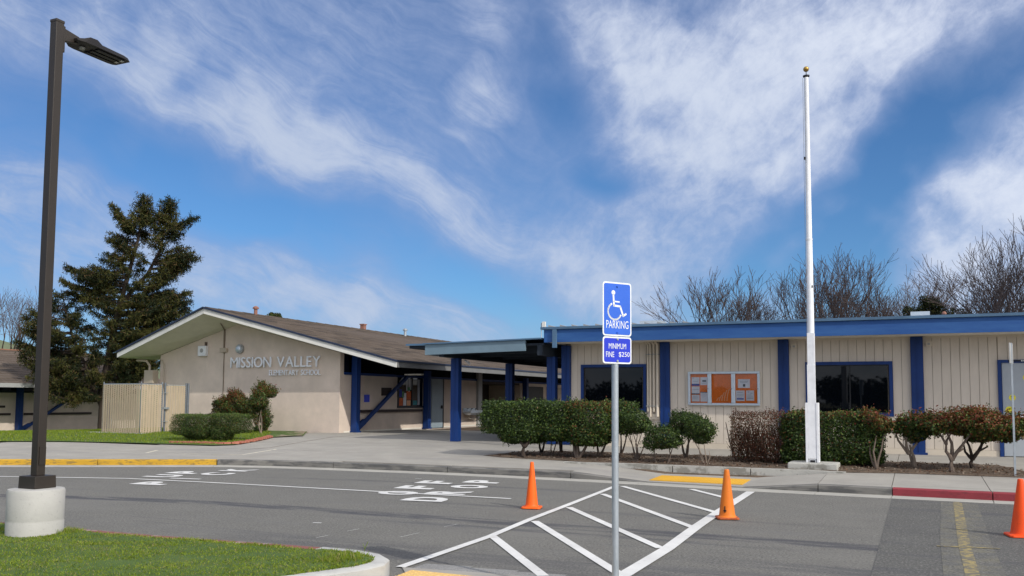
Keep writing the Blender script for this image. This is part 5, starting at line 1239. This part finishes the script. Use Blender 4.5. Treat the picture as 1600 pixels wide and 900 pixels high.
def shrub(name, label, cat, blobs, stems, bark, mats, pr, size=(.05, .028), dens=1., top=None, group=None, core=True, tops=None, rough=.05, shoots=.25, slen=.09):
    bx_, by_, bz_ = stems[0][0] if stems else blobs[0][0]
    t_ = thing(name, label, cat, (bx_, by_, bz_), group)
    PP, NN = [], []
    for (c, s, p) in blobs:
        area = 8*(s[0]*s[1]+s[1]*s[2]+s[0]*s[2]); k = int(area*dens*1700)
        P_, N_ = superpts(k, c, s, p, rough=rough); PP.append(P_); NN.append(N_)
        # stray shoots that break the outline
        ns = int(area*shoots*60); f_ = np.linalg.norm((P_-np.array(c))/np.array(s), axis=1); sel = rng.choice(np.argsort(-f_)[:max(20, k//5)], ns)
        dv = unit(N_[sel]*.8+np.array([0, 0, .7])+rng.normal(0, .35, (ns, 3)))
        for q in range(6): PP.append(P_[sel]+dv*slen*(.25+q*.2)*rng.uniform(.5, 1.2, (ns, 1))+rng.normal(0, .012, (ns, 3))); NN.append(dv)
    P_, N_ = np.concatenate(PP), np.concatenate(NN)
    idx = rng.choice(len(pr), len(P_), p=pr)
    if tops is not None:      # upper leaves recoloured: new growth, and sunlit tops painted lighter on lawn box hedges
        zt_, which, prob = tops; z = P_[:, 2]; pr_ = np.clip((z-zt_)/.15, 0, 1)*prob; idx = np.where(rng.uniform(0, 1, len(P_)) < pr_, rng.choice(which, len(P_)), idx)
    link('foliage', leaves('foliage', P_, N_, size[0], size[1], idx, mats), t_)
    m = MB()
    for base_, targs, r_ in stems: m = MB(); branching(m, base_, targs, r_, r_*.35, 7, .07); obj('stem', m, bark, t_, smooth_=True)
    # inner twigs
    m = MB()
    for (c, s, p) in blobs:
        for k in range(int(26*s[0]*s[1]/.16)+10):
            q = Vector((random.uniform(-.9, .9)*s[0], random.uniform(-.9, .9)*s[1], random.uniform(-.8, .85)*s[2]))+Vector(c); b0 = Vector(c)+Vector(((q.x-c[0])*.3, (q.y-c[1])*.3, -s[2]*.8))
            m.tube([b0, b0.lerp(q, .5)+Vector((0, 0, .02)), q], [.009, .006, .003], 4, False)
    obj('twigs', m, bark, t_, kind='stuff')
    return t_
GM = [lf_dark, lf_mid, lf_lite, lf_red, lf_bron, lf_dry, lf_dry2]
G0 = [.42, .40, .16, .0, .02, 0, 0]
zb = lambda y: hbed(0, y)+.01
# joined box hedge, three plants wide
def fork(x, y, z, dx, dz, k, spread=.5):
    return [(x+dx*(-.5+i/(k-1)) if k > 1 else x, y+random.uniform(-spread, spread)*.5, z+dz) for i in range(k)]
hedgeg = 'clipped box hedge plants left of the parking sign'
def hz3(x, y): return hbed(x, y)+.02
shrub('clipped_hedge', 'dark green clipped hedge plant at the left end with a thick forked trunk', 'hedge', [((-9.45, 21.0, 1.22), (.78, .60, .42), 9.), ((-9.2, 20.95, .82), (.62, .52, .26), 3.)],
      [((-9.0, 20.52, .2), [(-9.0, 20.55, .55)], .075), ((-9.0, 20.55, .5), [(-9.45, 20.6, .85), (-9.1, 20.8, .9), (-8.7, 20.7, .9), (-8.9, 20.9, .95)], .05), ((-9.1, 21.9, .27), [(-9.3, 21.8, .9), (-8.9, 21.7, .9)], .035)], barkd, GM, G0, (.052, .030), 1.15, group=hedgeg)
shrub('clipped_hedge', 'dark green clipped hedge plant in the middle, standing over two back trunks', 'hedge', [((-8.28, 21.1, 1.24), (.46, .60, .40), 9.), ((-8.25, 21.0, .88), (.42, .5, .24), 3.)],
      [((-8.62, 22.1, .27), [(-8.7, 21.9, .9), (-8.45, 21.7, .95)], .035), ((-8.15, 22.15, .27), [(-8.3, 21.8, .9), (-8.0, 21.6, .95)], .035), ((-8.4, 20.9, .24), [(-8.5, 21.0, .95), (-8.25, 21.0, .95)], .02)], barkd, GM, G0, (.052, .030), 1.15, group=hedgeg)
shrub('clipped_hedge', 'clipped hedge plant at the right end, reaching behind the sign pole, with reddish leaf patches', 'hedge', [((-7.38, 21.05, 1.22), (.58, .60, .43), 8.), ((-7.42, 20.95, .80), (.52, .5, .26), 3.)],
      [((-7.66, 20.72, .22), [(-7.95, 20.8, .9), (-7.6, 20.8, .9), (-7.2, 20.9, .9)], .05), ((-7.30, 21.3, .25), [(-7.5, 21.2, .9), (-7.0, 21.2, .9)], .035), ((-7.9, 21.0, .24), [(-7.8, 21.1, .95)], .03)], barkg, GM, [.34, .38, .20, .03, .05, 0, 0], (.052, .030), 1.1, group=hedgeg, tops=(1.35, [3, 4, 2], .25))
shrub('clipped_hedge', 'narrow clipped hedge end just right of the sign pole, in front of the window', 'hedge', [((-6.72, 21.4, 1.33), (.34, .5, .32), 7.)],
      [((-6.85, 21.6, .25), [(-6.8, 21.5, 1.0), (-6.6, 21.5, 1.0)], .03)], barkg, GM, [.36, .40, .20, .02, .02, 0, 0], (.050, .029), 1.1)
sg = 'small clipped shrubs in the planting bed'
def multi(x, y, k, r_, x1, z1, rr):
    return [((x+random.uniform(-.04, .04), y+random.uniform(-.04, .04), .2), [(x1+rr*math.cos(2*PI*i/k+.4), y+rr*.6*math.sin(2*PI*i/k+.4), z1)], r_) for i in range(k)]
shrub('round_shrub', 'small multi-stemmed green shrub just right of the sign pole', 'shrub', [((-6.28, 20.95, 1.12), (.40, .38, .26), 2.6)], multi(-6.20, 20.95, 6, .02, -6.25, .95, .25), barkg, GM, G0, (.045, .026), 1.2, group=sg, rough=.2, shoots=.9, slen=.08)
shrub('round_shrub', 'smallest low green shrub between two taller ones, before the blue post', 'shrub', [((-5.42, 20.35, .80), (.41, .36, .25), 2.6)], [((-5.55, 20.32, .2), [(-5.6, 20.35, .62)], .022), ((-5.3, 20.3, .2), [(-5.28, 20.35, .62), (-5.2, 20.4, .6)], .024)], barkg, GM, G0, (.045, .026), 1.2, group=sg, rough=.2, shoots=.9, slen=.08)
shrub('round_shrub', 'round dome-topped green shrub on one stem, at the foot of the blue post', 'shrub', [((-5.18, 21.65, 1.12), (.42, .4, .26), 2.4), ((-5.0, 21.6, .92), (.36, .3, .12), 2.2)], [((-5.2, 21.7, .25), [(-5.3, 21.7, .95), (-5.15, 21.7, .95), (-5.0, 21.6, .9)], .035)], barkg, GM, G0, (.045, .026), 1.2, group=sg, rough=.2, shoots=.9, slen=.08)
shrub('round_shrub', 'small green shrub on thin bare splayed stems, under the notice board', 'shrub', [((-4.60, 20.45, 1.02), (.33, .33, .24), 2.4), ((-4.55, 20.4, .80), (.2, .2, .12), 2.)], [((-4.42, 20.30, .2), [(-4.75, 20.4, .85)], .018), ((-4.42, 20.3, .2), [(-4.62, 20.45, .8)], .014), ((-4.40, 20.3, .2), [(-4.36, 20.4, .55), (-4.52, 20.5, .85)], .015)], barkt, GM, G0, (.045, .026), .95, group=sg, rough=.25, shoots=1.1, slen=.09)
# dried hedge
shrub('dried_hedge', 'brown half-bare hedge with dense dry twigs between the notice board and the flagpole', 'hedge', [((-3.42, 21.4, .88), (.62, .5, .56), 7.)],
      [((-3.9+.22*i, 21.35+.1*(i % 2), .22), [(-3.95+.24*i+random.uniform(-.15, .15), 21.2+random.uniform(-.2, .3), 1.1+random.uniform(0, .2)), (-3.9+.2*i+random.uniform(-.2, .2), 21.0, .8)], .022) for i in range(6)], barkg, GM, [.04, .03, .0, .14, .0, .60, .19], (.040, .020), .72)
t_ = [o for o in bpy.data.objects if o.name.startswith('dried_hedge')][0]
m = MB()
for k in range(520):
    x = random.uniform(-4.0, -2.85); y = random.uniform(20.92, 21.8); a = Vector((x, y, .3+random.random()*.6)); b_ = a+Vector((random.uniform(-.16, .16), random.uniform(-.2, .1), random.uniform(.15, .45)))
    b_.z = min(b_.z, 1.40+random.uniform(-.02, .05)); m.tube([a, a.lerp(b_, .5)+Vector((random.uniform(-.03, .03), 0, 0)), b_], [.006, .004, .0025], 3, False)
obj('twigs', m, lf_dry, t_, kind='stuff')
shrub('clipped_hedge', 'wide dark green hedge behind and right of the flagpole foot, red at its right end', 'hedge', [((-1.80, 21.35, .88), (1.06, .52, .56), 9.)],
      [((-2.6+.4*i, 21.3, .22), [(-2.6+.4*i, 21.3, .9)], .03) for i in range(5)], barkg, GM, [.44, .38, .13, .02, .03, 0, 0], (.055, .032), 1.7, tops=(1.25, [3, 4, 2], .45))
shrub('clipped_hedge', 'ragged red and green end of the wide hedge, on a leafy stem', 'hedge', [((-.90, 21.2, 1.16), (.30, .42, .24), 2.6), ((-.98, 21.2, .7), (.16, .25, .35), 2.)],
      [((-.85, 20.7, .22), [(-.85, 20.9, .95), (-.7, 21.0, 1.0), (-1.0, 21.0, .9)], .03)], barkg, GM, [.2, .28, .16, .14, .22, 0, 0], (.060, .034), .6, tops=(1.15, [3, 3, 4], .5), rough=.28, shoots=1.0, slen=.13)
shrub('tree_shrub', 'small T-shaped shrub with a leafy trunk and green crown, red tips, before the blue post', 'shrub', [((-.05, 21.3, 1.18), (.50, .38, .16), 2.6), ((-.12, 21.3, .98), (.24, .22, .22), 2.)]+lumps((-.02, 21.3, 1.13), (.60, .38, .24), 11, .40, 12),
      [((-.10, 21.25, .22), [(-.22, 21.25, .6), (-.2, 21.25, .75)], .055), ((-.22, 21.25, .55), [(-.5, 21.3, 1.1), (-.2, 21.3, 1.15), (.2, 21.3, 1.1)], .035)], barkt, GM, [.33, .36, .17, .04, .10, 0, 0], (.062, .036), .75, tops=(1.22, [3, 4, 3], .55), rough=.28, shoots=1.0, slen=.13)
shrub('tree_shrub', 'low-branched shrub with a twisted trunk and orange-red crown, left of the last pair', 'shrub', [((.72, 20.75, 1.26), (.52, .38, .17), 2.8)]+lumps((.72, 20.75, 1.16), (.66, .42, .29), 13, .40, 13),
      [((.60, 20.62, .22), [(.60, 20.65, .52)], .065), ((.60, 20.65, .48), [(.50, 20.7, .8), (.48, 20.75, 1.15)], .05), ((.60, 20.65, .5), [(.82, 20.7, .72), (1.0, 20.8, 1.1)], .045), ((.5, 20.7, .8), [(.3, 20.8, 1.15), (.65, 20.8, 1.15)], .03)], barkg, GM, [.20, .26, .18, .12, .24, 0, 0], (.062, .036), .68, tops=(1.18, [3, 3, 4], .65), rough=.28, shoots=1.0, slen=.13)
shrub('tree_shrub', 'shrub with forked trunk and red-tipped crown beside the thin grey post', 'shrub', [((1.35, 21.35, 1.20), (.48, .40, .24), 2.8)]+lumps((1.32, 21.3, 1.12), (.66, .44, .34), 13, .40, 14),
      [((1.02, 21.35, .25), [(1.02, 21.35, .5)], .065), ((1.02, 21.35, .45), [(.85, 21.4, .8), (.8, 21.4, 1.1)], .04), ((1.02, 21.35, .5), [(1.3, 21.35, .75), (1.5, 21.35, 1.1)], .045)], barkd, GM, [.22, .28, .16, .10, .24, 0, 0], (.062, .036), .68, tops=(1.2, [3, 3, 4], .6), rough=.28, shoots=1.0, slen=.13)
# left lawn shrubs
def smallleaf(*a, **k): return shrub(*a, **k)
shrub('clipped_hedge', 'neatly clipped low box hedge with rounded left end on the lawn before the gable wall', 'hedge', [((-21.35, 22.15, .82), (.66, .52, .33), 8.), ((-21.2, 22.1, .55), (.45, .4, .2), 2.5)],
      [((-21.2, 22.2, .25), [(-21.5, 22.2, .6), (-21.0, 22.2, .6), (-21.2, 22.0, .6)], .05)], barkd, GM, [.28, .42, .20, .0, .05, .05, 0], (.038, .018), 1.9, tops=(1.04, [2], .8), shoots=.1, slen=.04)  # lighter leaf colour on top paints in the sunlight falling there
shrub('clipped_hedge', 'right-hand clipped box hedge with darker folded side on the lawn by the bricks', 'hedge', [((-20.22, 22.55, .86), (.52, .52, .32), 8.), ((-20.35, 22.3, .55), (.35, .35, .28), 2.4)],
      [((-20.4, 22.3, .25), [(-20.6, 22.3, .6), (-20.2, 22.4, .6)], .05)], barkd, GM, [.30, .40, .18, .0, .08, .04, 0], (.038, .018), 1.9, tops=(1.08, [2], .8), shoots=.1, slen=.04)  # sunlit top again coloured in with lighter leaves
shrub('bamboo_shrub', 'wide red-green leafy shrub behind the clipped box hedge by the gable wall', 'shrub', lumps((-24.8, 27.4, 1.48), (.85, .5, .52), 9, .42, 4)+lumps((-24.2, 27.3, 1.05), (.65, .5, .50), 7, .42, 5),
      [((-24.7+.15*i, 27.4, .35), [(-24.9+.2*i, 27.4, 1.4)], .018) for i in range(5)], barkg, GM, [.26, .34, .12, .14, .14, 0, 0], (.085, .026), .50, tops=(1.6, [3, 4, 3], .5), rough=.3, shoots=1.2, slen=.16)
shrub('bamboo_shrub', 'tall narrow leafy shrub on pale stems beside the gable wall, reddish top', 'shrub', lumps((-22.15, 26.3, 1.62), (.52, .45, .46), 9, .42, 6)+lumps((-22.0, 26.2, .95), (.30, .3, .6), 5, .42, 7)+[((-22.3, 26.3, 2.08), (.06, .06, .16), 2.)],
      [((-21.9, 26.0, .33), [(-22.0, 26.1, 1.3), (-22.2, 26.2, 1.5)], .022), ((-21.95, 26.05, .33), [(-22.35, 26.2, 1.4)], .018)], barkt, GM, [.30, .36, .14, .06, .14, 0, 0], (.085, .026), .50, tops=(1.75, [3, 4, 2], .45), rough=.3, shoots=1.2, slen=.16)
shrub('low_shrub', 'tiny dark green seedling shrub at the foot of the gable wall', 'shrub', [((-23.1, 27.3, .50), (.22, .2, .14), 2.)], [((-23.1, 27.3, .35), [(-23.1, 27.3, .5)], .01)], barkg, GM, G0, (.06, .03), 1.)

# ------------------------------------------------------------------ conifer behind the fence
FR = Vector((r0.x, r0.y, 0)); FD = Vector((f0.x, f0.y, 0))
def conifer():
    B = Vector((-38.38, 33.25, -.2)); t_ = thing('conifer', 'large ragged two-topped dark conifer behind the slatted fence', 'tree', B)
    pt = lambda lat, dep, z: B+FR*lat+FD*dep+Vector((0, 0, z-B.z))
    A = [(0, 0, -.2), (.05, 0, 2.5), (.35, .1, 5), (.9, .1, 7.5), (1.5, .1, 10), (1.78, 0, 12.1)]
    A2 = [(.9, .1, 6.8), (1.9, .5, 8.2), (2.6, .4, 9.6), (2.95, .3, 12.1)]
    m = MB(); m.tube([pt(*p) for p in A], [.21, .19, .155, .12, .07, .02], 10); m.tube([pt(*p) for p in A2], [.10, .09, .06, .02], 8); obj('trunk', m, barkd, t_, smooth_=True)
    def on(Ls, z):
        for a, b_ in zip(Ls, Ls[1:]):
            if a[2] <= z <= b_[2]: k = (z-a[2])/(b_[2]-a[2]); return (a[0]+(b_[0]-a[0])*k, a[1]+(b_[1]-a[1])*k)
        return Ls[-1][:2]
    # outline as seen: (z, left, right) measured from the foot of the trunk
    OL = [(1.9, -3.0, 1.2), (2.7, -3.8, 1.6), (3.7, -4.3, 3.3), (5.0, -4.3, 4.1), (6.0, -4.1, 4.3), (6.8, -2.9, 4.35), (7.15, -2.8, 4.0), (7.64, -2.6, 3.6), (8.3, -1.1, 3.8), (8.96, -.1, 4.5), (9.46, .0, 4.2), (9.95, .1, 3.8), (10.6, .15, 4.4), (10.95, .5, 3.4), (11.3, .9, 3.3)]
    def ext(z):
        for a, b_ in zip(OL, OL[1:]):
            if a[0] <= z <= b_[0]: k = (z-a[0])/(b_[0]-a[0]); return a[1]+(b_[1]-a[1])*k, a[2]+(b_[2]-a[2])*k
        return OL[-1][1:]
    br = MB(); PP = []; DD = []
    R = random.Random(11)
    def branch(s0, s1, droop, r_, dens):
        n_ = 7; pts = []
        for k in range(n_+1):
            u = k/n_; p = s0.lerp(s1, u); p.z += -droop*math.sin(PI*u*.9)+.12*u*u; pts.append(p+Vector((R.uniform(-.05, .05), R.uniform(-.05, .05), R.uniform(-.04, .04)))*(1 if k else 0))
        br.tube(pts, [r_*(1-.85*k/n_) for k in range(n_+1)], 5, False)
        Ln = (s1-s0).length
        for k in range(int(Ln*dens)):
            u = .22+.78*R.random()**.8; i = min(int(u*n_), n_-1); p = pts[i].lerp(pts[i+1], u*n_-i); d = (pts[i+1]-pts[i]).normalized()
            sd = Vector((-d.y, d.x, 0)).normalized()*R.choice((-1, 1)); tl = R.uniform(.25, .62)*(1.15-.65*u)+.10
            td = (d*.75+sd*R.uniform(.2, 1.)+Vector((0, 0, R.uniform(-.75, .1)))).normalized()
            q = p+td*tl
            if R.random() < .25: br.tube([p, q], [.010, .004], 3, False)
            for j in range(int(tl/.030)):
                w = j*.030/tl; c = p+td*tl*w; PP.append(c); DD.append(td)
    A3 = [(0, 0, 1.0), (-.9, .2, 3.0), (-1.9, .3, 5.0), (-2.5, .2, 7.3)]
    br.tube([pt(*p) for p in A3], [.10, .085, .06, .02], 7)
    HOLES = [(.75, 7.9, .28, .25), (-1.5, 6.1, .7, .3), (-1.7, 4.3, .6, .3), (3.0, 6.4, .22, .22), (2.25, 9.7, .20, .25), (2.3, 10.9, .42, .75), (3.9, 9.95, .5, .3), (3.9, 7.7, .5, .3)]
    z = 2.0
    while z < 10.35:
        l, r_ = ext(z); mid, half = (l+r_)/2, (r_-l)/2; nbr = max(4, int(half*2*1.4)) + 2
        for k in range(nbr):
            if k == 0: lat = l+R.uniform(-.1, .5)
            elif k == 1: lat = r_-R.uniform(-.1, .7)
            else: lat = l+(r_-l)*((k-2+R.random())/(nbr-2))
            if z < 5.8 and lat < -2.8 and R.random() < .3: continue
            zz = z+R.uniform(-.1, .1)
            if any(((lat-hx)/hw_)**2+((zz-hz_)/hh_)**2 < 1 for hx, hz_, hw_, hh_ in HOLES) and R.random() < .85: continue
            dm = (2.5*(1-z/13.5)+.4)*math.sqrt(max(.02, 1-min(1, ((lat-mid)/half)**2))); dep = dm*R.uniform(-1, 1)
            stems_ = [on(A, max(zz-.25, 0))]+([on(A2, zz-.2)] if zz > 7 else [])+([on(A3, zz-.2)] if 1.3 < zz < 7.2 else [])
            x0, d0 = min(stems_, key=lambda q: abs(q[0]-lat)+R.uniform(0, .6)); dist = math.hypot(lat-x0, dep-d0)
            s0 = pt(x0, d0, zz-.13*dist-R.uniform(0, .15)); branch(s0, pt(lat, dep, zz), R.uniform(.02, .10)*dist, .022+.011*dist, 21)
        z += R.uniform(.24, .34)
    for (x_, z_, ex_, ez_) in ((-.3, 7.7, -2.05, 9.45*0+8.45), (.2, 7.9, -1.2, 8.2), (1.4, 10.4, .25, 11.55), (1.5, 10.2, .45, 11.1), (2.8, 10.3, 4.5, 10.95), (2.6, 8.7, 4.5, 8.9), (2.2, 6.6, 4.2, 7.1)):
        for q in range(2): branch(pt(x_, 0, z_), pt(ex_+R.uniform(-.15, .05), R.uniform(-.25, .25), ez_+R.uniform(-.1, .1)), R.uniform(0, .08), .035, 22)
    for Ls in (A, A2):     # the two tops
        z = 10.2
        while z < 12.05:
            x0, d0 = on(Ls, z)
            for k in range(3):
                a = R.uniform(0, 2*PI); rl = (12.3-z)*.30+.04; branch(pt(x0, d0, z-.08), pt(x0+math.cos(a)*rl, d0+math.sin(a)*rl, z+R.uniform(.05, .2)), 0, .012, 26)
            z += .16
    for k in range(70):   # leader tips
        for (Ls, zz) in ((A, R.uniform(10.8, 12.25)), (A2, R.uniform(10.8, 12.25))):
            x0, d0 = on(Ls, min(zz, 12.09)); a = R.uniform(0, 2*PI); ln_ = (12.4-zz)*.20+.06; e = pt(x0+math.cos(a)*ln_, d0+math.sin(a)*ln_, zz+.12); s_ = pt(x0, d0, zz)
            td = (e-s_).normalized()
            for j in range(int(ln_/.04)): PP.append(s_+td*.04*j); DD.append(td)
    obj('branches', br, barkd, t_)
    P_ = np.array([tuple(p) for p in PP]); D_ = np.array([tuple(d) for d in DD]); n = len(P_)
    side_ = unit(np.cross(D_, rng.normal(0, 1, (n, 3)))); out = unit(D_*.55+side_*1.0+np.array([0, 0, -.05])); ln_ = rng.uniform(.08, .19, (n, 1)); wd = .036
    b_ = unit(np.cross(out, rng.normal(0, 1, (n, 3))))*wd/2; P_ = P_+rng.normal(0, .045, (n, 3))*np.array([1, 1, .9])-np.array([0, 0, 1.])*np.abs(rng.normal(0, .05, (n, 1)))
    V = np.stack([P_-b_, P_+b_, P_+out*ln_+b_*.5, P_+out*ln_-b_*.5], 1)
    cl = np.sin(P_[:, 0]*2.1+1)*np.sin(P_[:, 1]*2.3)*np.sin(P_[:, 2]*2.7)
    idx = np.where(rng.uniform(-.6, .6, n)+cl > .05, 1, 0); idx = np.where(rng.uniform(0, 1, n) < .10, 2, idx)
    link('crown', quads_np('crown', V, idx, [nd_a, nd_b, nd_c]), t_); return n
print('needles', conifer())

# ------------------------------------------------------------------ bare trees
def bare_tree(label, px, D, top, spread, seed, matl, lo=2.0, levels=6, lean=0., group='bare winter trees behind the school', trunk_r=.14, kids=2, name='bare_tree', splay=.55, starts=7, tw=.013):
    R = random.Random(seed); d = f0+r0*((px-800)/1392.); base_ = Vector((d.x*D, d.y*D, -.2)); Ht = top
    t_ = thing(name, label, 'tree', base_, group)
    m = MB(); tk = MB(); 
    def grow(p, dr, ln_, r_, lv):
        if lv == 0 or r_ < .003: return
        n_ = 3; pts = [p]; d_ = dr.copy()
        for k in range(n_):
            d_ = (d_+Vector((R.gauss(0, .13), R.gauss(0, .13), R.gauss(.05, .07)))).normalized(); pts.append(pts[-1]+d_*ln_/n_)
        r1 = max(r_*.62, tw*.6); (tk if lv >= levels-1 else m).tube(pts, [max(tw*.6, r_+(r1-r_)*k/n_) for k in range(n_+1)], 5 if lv > 3 else 3, False)
        kk = kids+(1 if R.random() < .8 else 0)
        for k in range(kk):
            u = 1. if k == 0 else R.uniform(.35, 1.); i = min(int(u*n_), n_-1); q = pts[i].lerp(pts[i+1], u*n_-i)
            sp_ = R.uniform(.25, splay+.2) if k else R.uniform(.05, .3)
            ax = d_.orthogonal().normalized(); ax.rotate(Matrix.Rotation(R.uniform(0, 2*PI), 4, d_).to_3x3()); nd = (d_+ax*sp_).normalized(); nd = (nd+Vector((0, 0, .07))).normalized()
            grow(q, nd, ln_*R.uniform(.64, .84), r1*R.uniform(.6, .85) if k else r1*.9, lv-1)
    hb = lo
    tp = base_+Vector((lean*.2, 0, hb+.2)); tk.tube([base_, base_.lerp(tp, .5), tp], [trunk_r*1.2, trunk_r, trunk_r*.9], 8)
    L0 = (Ht-hb)*.34
    for k in range(starts):
        a = 2*PI*k/starts+R.uniform(-.4, .4); dr = (Vector((math.cos(a)*spread, math.sin(a)*spread, 1))+FR*lean*.25).normalized(); grow(tp, dr, L0*R.uniform(.8, 1.1), trunk_r*.6, levels)
    obj('trunk', tk, barkd if matl is twig else barkg, t_); obj('crown', m, matl, t_); return t_
bare_tree('leafless fan-shaped tree behind the office roof, leftmost of the right-hand trees', 1124, 42, 7.8, .5, 21, twig, 2.4, 6)
bare_tree('very small sparse leafless tree behind the roof, between two larger ones', 1192, 44, 6.3, .6, 22, twigp, 2.4, 5, starts=5)
bare_tree('wide dense leafless tree directly behind the flagpole', 1268, 42, 8.1, .72, 23, twig, 2.2, 6)
bare_tree('tallest middle leafless tree just right of the flagpole', 1335, 40, 8.4, .60, 24, twig, 2.2, 6, starts=8)
bare_tree('low spreading leafless tree behind the roof left of the dark evergreen', 1385, 44, 7.4, .7, 25, twig, 2.2, 6, starts=6)
bare_tree('pale thin-twigged leafless tree rising behind the dark evergreen', 1450, 46, 8.1, .6, 26, twigp, 2.4, 6)
bare_tree('tall leafless tree leaning right near the right edge', 1520, 38, 8.7, .56, 27, twig, 2.2, 6, lean=1.6, starts=9)
bare_tree('leafless tree cut by the right edge of the picture', 1598, 38, 8.9, .58, 28, twig, 2.2, 6, lean=.8, starts=8)
bare_tree('gnarled leafless tree at the far left edge above the brown roof', 8, 62, 9.6, .8, 31, twig, 3.2, 6, group='bare winter trees on the left', trunk_r=.2, lean=.6)
# dark evergreen above the office roof
def evergreen(label, name, px, D, z, s, n_, mats, pr, sz):
    d = f0+r0*((px-800)/1392.); c = Vector((d.x*D, d.y*D, z)); t_ = thing(name, label, 'tree', (c.x, c.y, 0))
    m = MB(); m.tube([(c.x, c.y, -.2), (c.x, c.y, z)], [.16, .08], 8)
    for k in range(14): a = random.uniform(0, 2*PI); m.tube([(c.x, c.y, z-s[2]*.8), (c.x+s[0]*.8*math.cos(a), c.y+s[1]*.8*math.sin(a), z+random.uniform(-.4, .8)*s[2])], [.04, .01], 5, False)
    obj('trunk', m, barkd, t_)
    PP, NN = [], []
    for k in range(16):
        q = rng.normal(0, .42, 3)*np.array(s); P_, N_ = superpts(n_//16, (c.x+q[0], c.y+q[1], c.z+q[2]), tuple(np.array(s)*rng.uniform(.28, .5)), 2., .2, 1., rough=.3); PP.append(P_); NN.append(N_)
    P_, N_ = np.concatenate(PP), np.concatenate(NN); link('crown', leaves('crown', P_, N_, sz[0], sz[1], rng.choice(len(pr), len(P_), p=pr), mats, 1.2), t_)
evergreen('dark rounded evergreen between the leafless trees above the office roof', 'evergreen_tree', 1466, 40, 5.15, (1.5, 1.3, 1.45), 22000, [nd_a, nd_b], [.8, .2], (.16, .045))
evergreen('small bushy green treetop peeking over the classroom roof ridge', 'evergreen_tree', 427, 70, 7.6, (.7, .7, .75), 3000, [nd_b, lf_mid, nd_a], [.5, .2, .3], (.22, .07))

# ------------------------------------------------------------------ low hills on the horizon
m = MB(); nn_ = 60; rows_ = []
for i in range(nn_+1):
    a = rad(-80+i*100/nn_); R1 = 620; h = 20+24*max(0, math.sin((i-2)*.19))*(1 if i < 24 else .3)+6*mnoise.noise(Vector((i*.3, 0, 5)))
    rows_.append([(R1*k_*math.sin(a), R1*k_*math.cos(a), z) for k_, z in ((.8, -.6), (.88, h*.35), (.95, h*.75), (1., h), (1.1, h*.9), (1.3, -1))])
for i in range(nn_):
    for j in range(5): m.quad(rows_[i][j], rows_[i+1][j], rows_[i+1][j+1], rows_[i][j+1])
obj('hills', m, hillm, kind='structure')

# ------------------------------------------------------------------ across the road, behind the viewer: seen reflected in the window glass
for i, (x, y, h, w_) in enumerate(((-24, -34, 6.5, 4.), (-14, -38, 5.5, 4.5), (-4, -36, 7.5, 4.), (7, -40, 6, 5.), (-34, -36, 7, 4.), (17, -36, 6.5, 4.5))):
    t_ = thing('street_tree', ('farthest left ', 'second from left ', 'third from left ', 'third from right ', 'second from right ', 'farthest right ')[sorted((-34, -24, -14, -4, 7, 17)).index(x)]+'broad dark tree across the road behind the viewer', 'tree', (x, y, -.1), 'trees across the road behind the viewer')
    m = MB(); m.tube([(x, y, -.3), (x, y, h*.5)], [.25, .15], 8); obj('trunk', m, barkd, t_)
    PP, NN = [], []; h *= .55
    for k in range(14):
        q = rng.normal(0, .5, 3)*np.array((w_, w_, h*.28)); P_, N_ = superpts(420, (x+q[0], y+q[1], h*.55+q[2]), (w_*.42, w_*.42, h*.22), 2., .2, 1., rough=.3); PP.append(P_); NN.append(N_)
    P_, N_ = np.concatenate(PP), np.concatenate(NN); link('crown', leaves('crown', P_, N_, .45, .22, rng.integers(0, 2, len(P_)), [nd_a, lf_dark], 1.2), t_)
t_ = thing('utility_pole', 'wooden utility pole across the road, mirrored in the left office window', 'utility pole', (-9.5, -30, -.1))
m = MB(); m.tube([(-9.5, -30, -.3), (-9.5, -30, 12)], [.17, .12], 8); obj('pole', m, barkd, t_)
for z in (11.2, 9.6): m = MB(); m.box(-11, -8, -30.2, -30.08, z, z+.12); obj('cross_arm', m, barkd, t_)
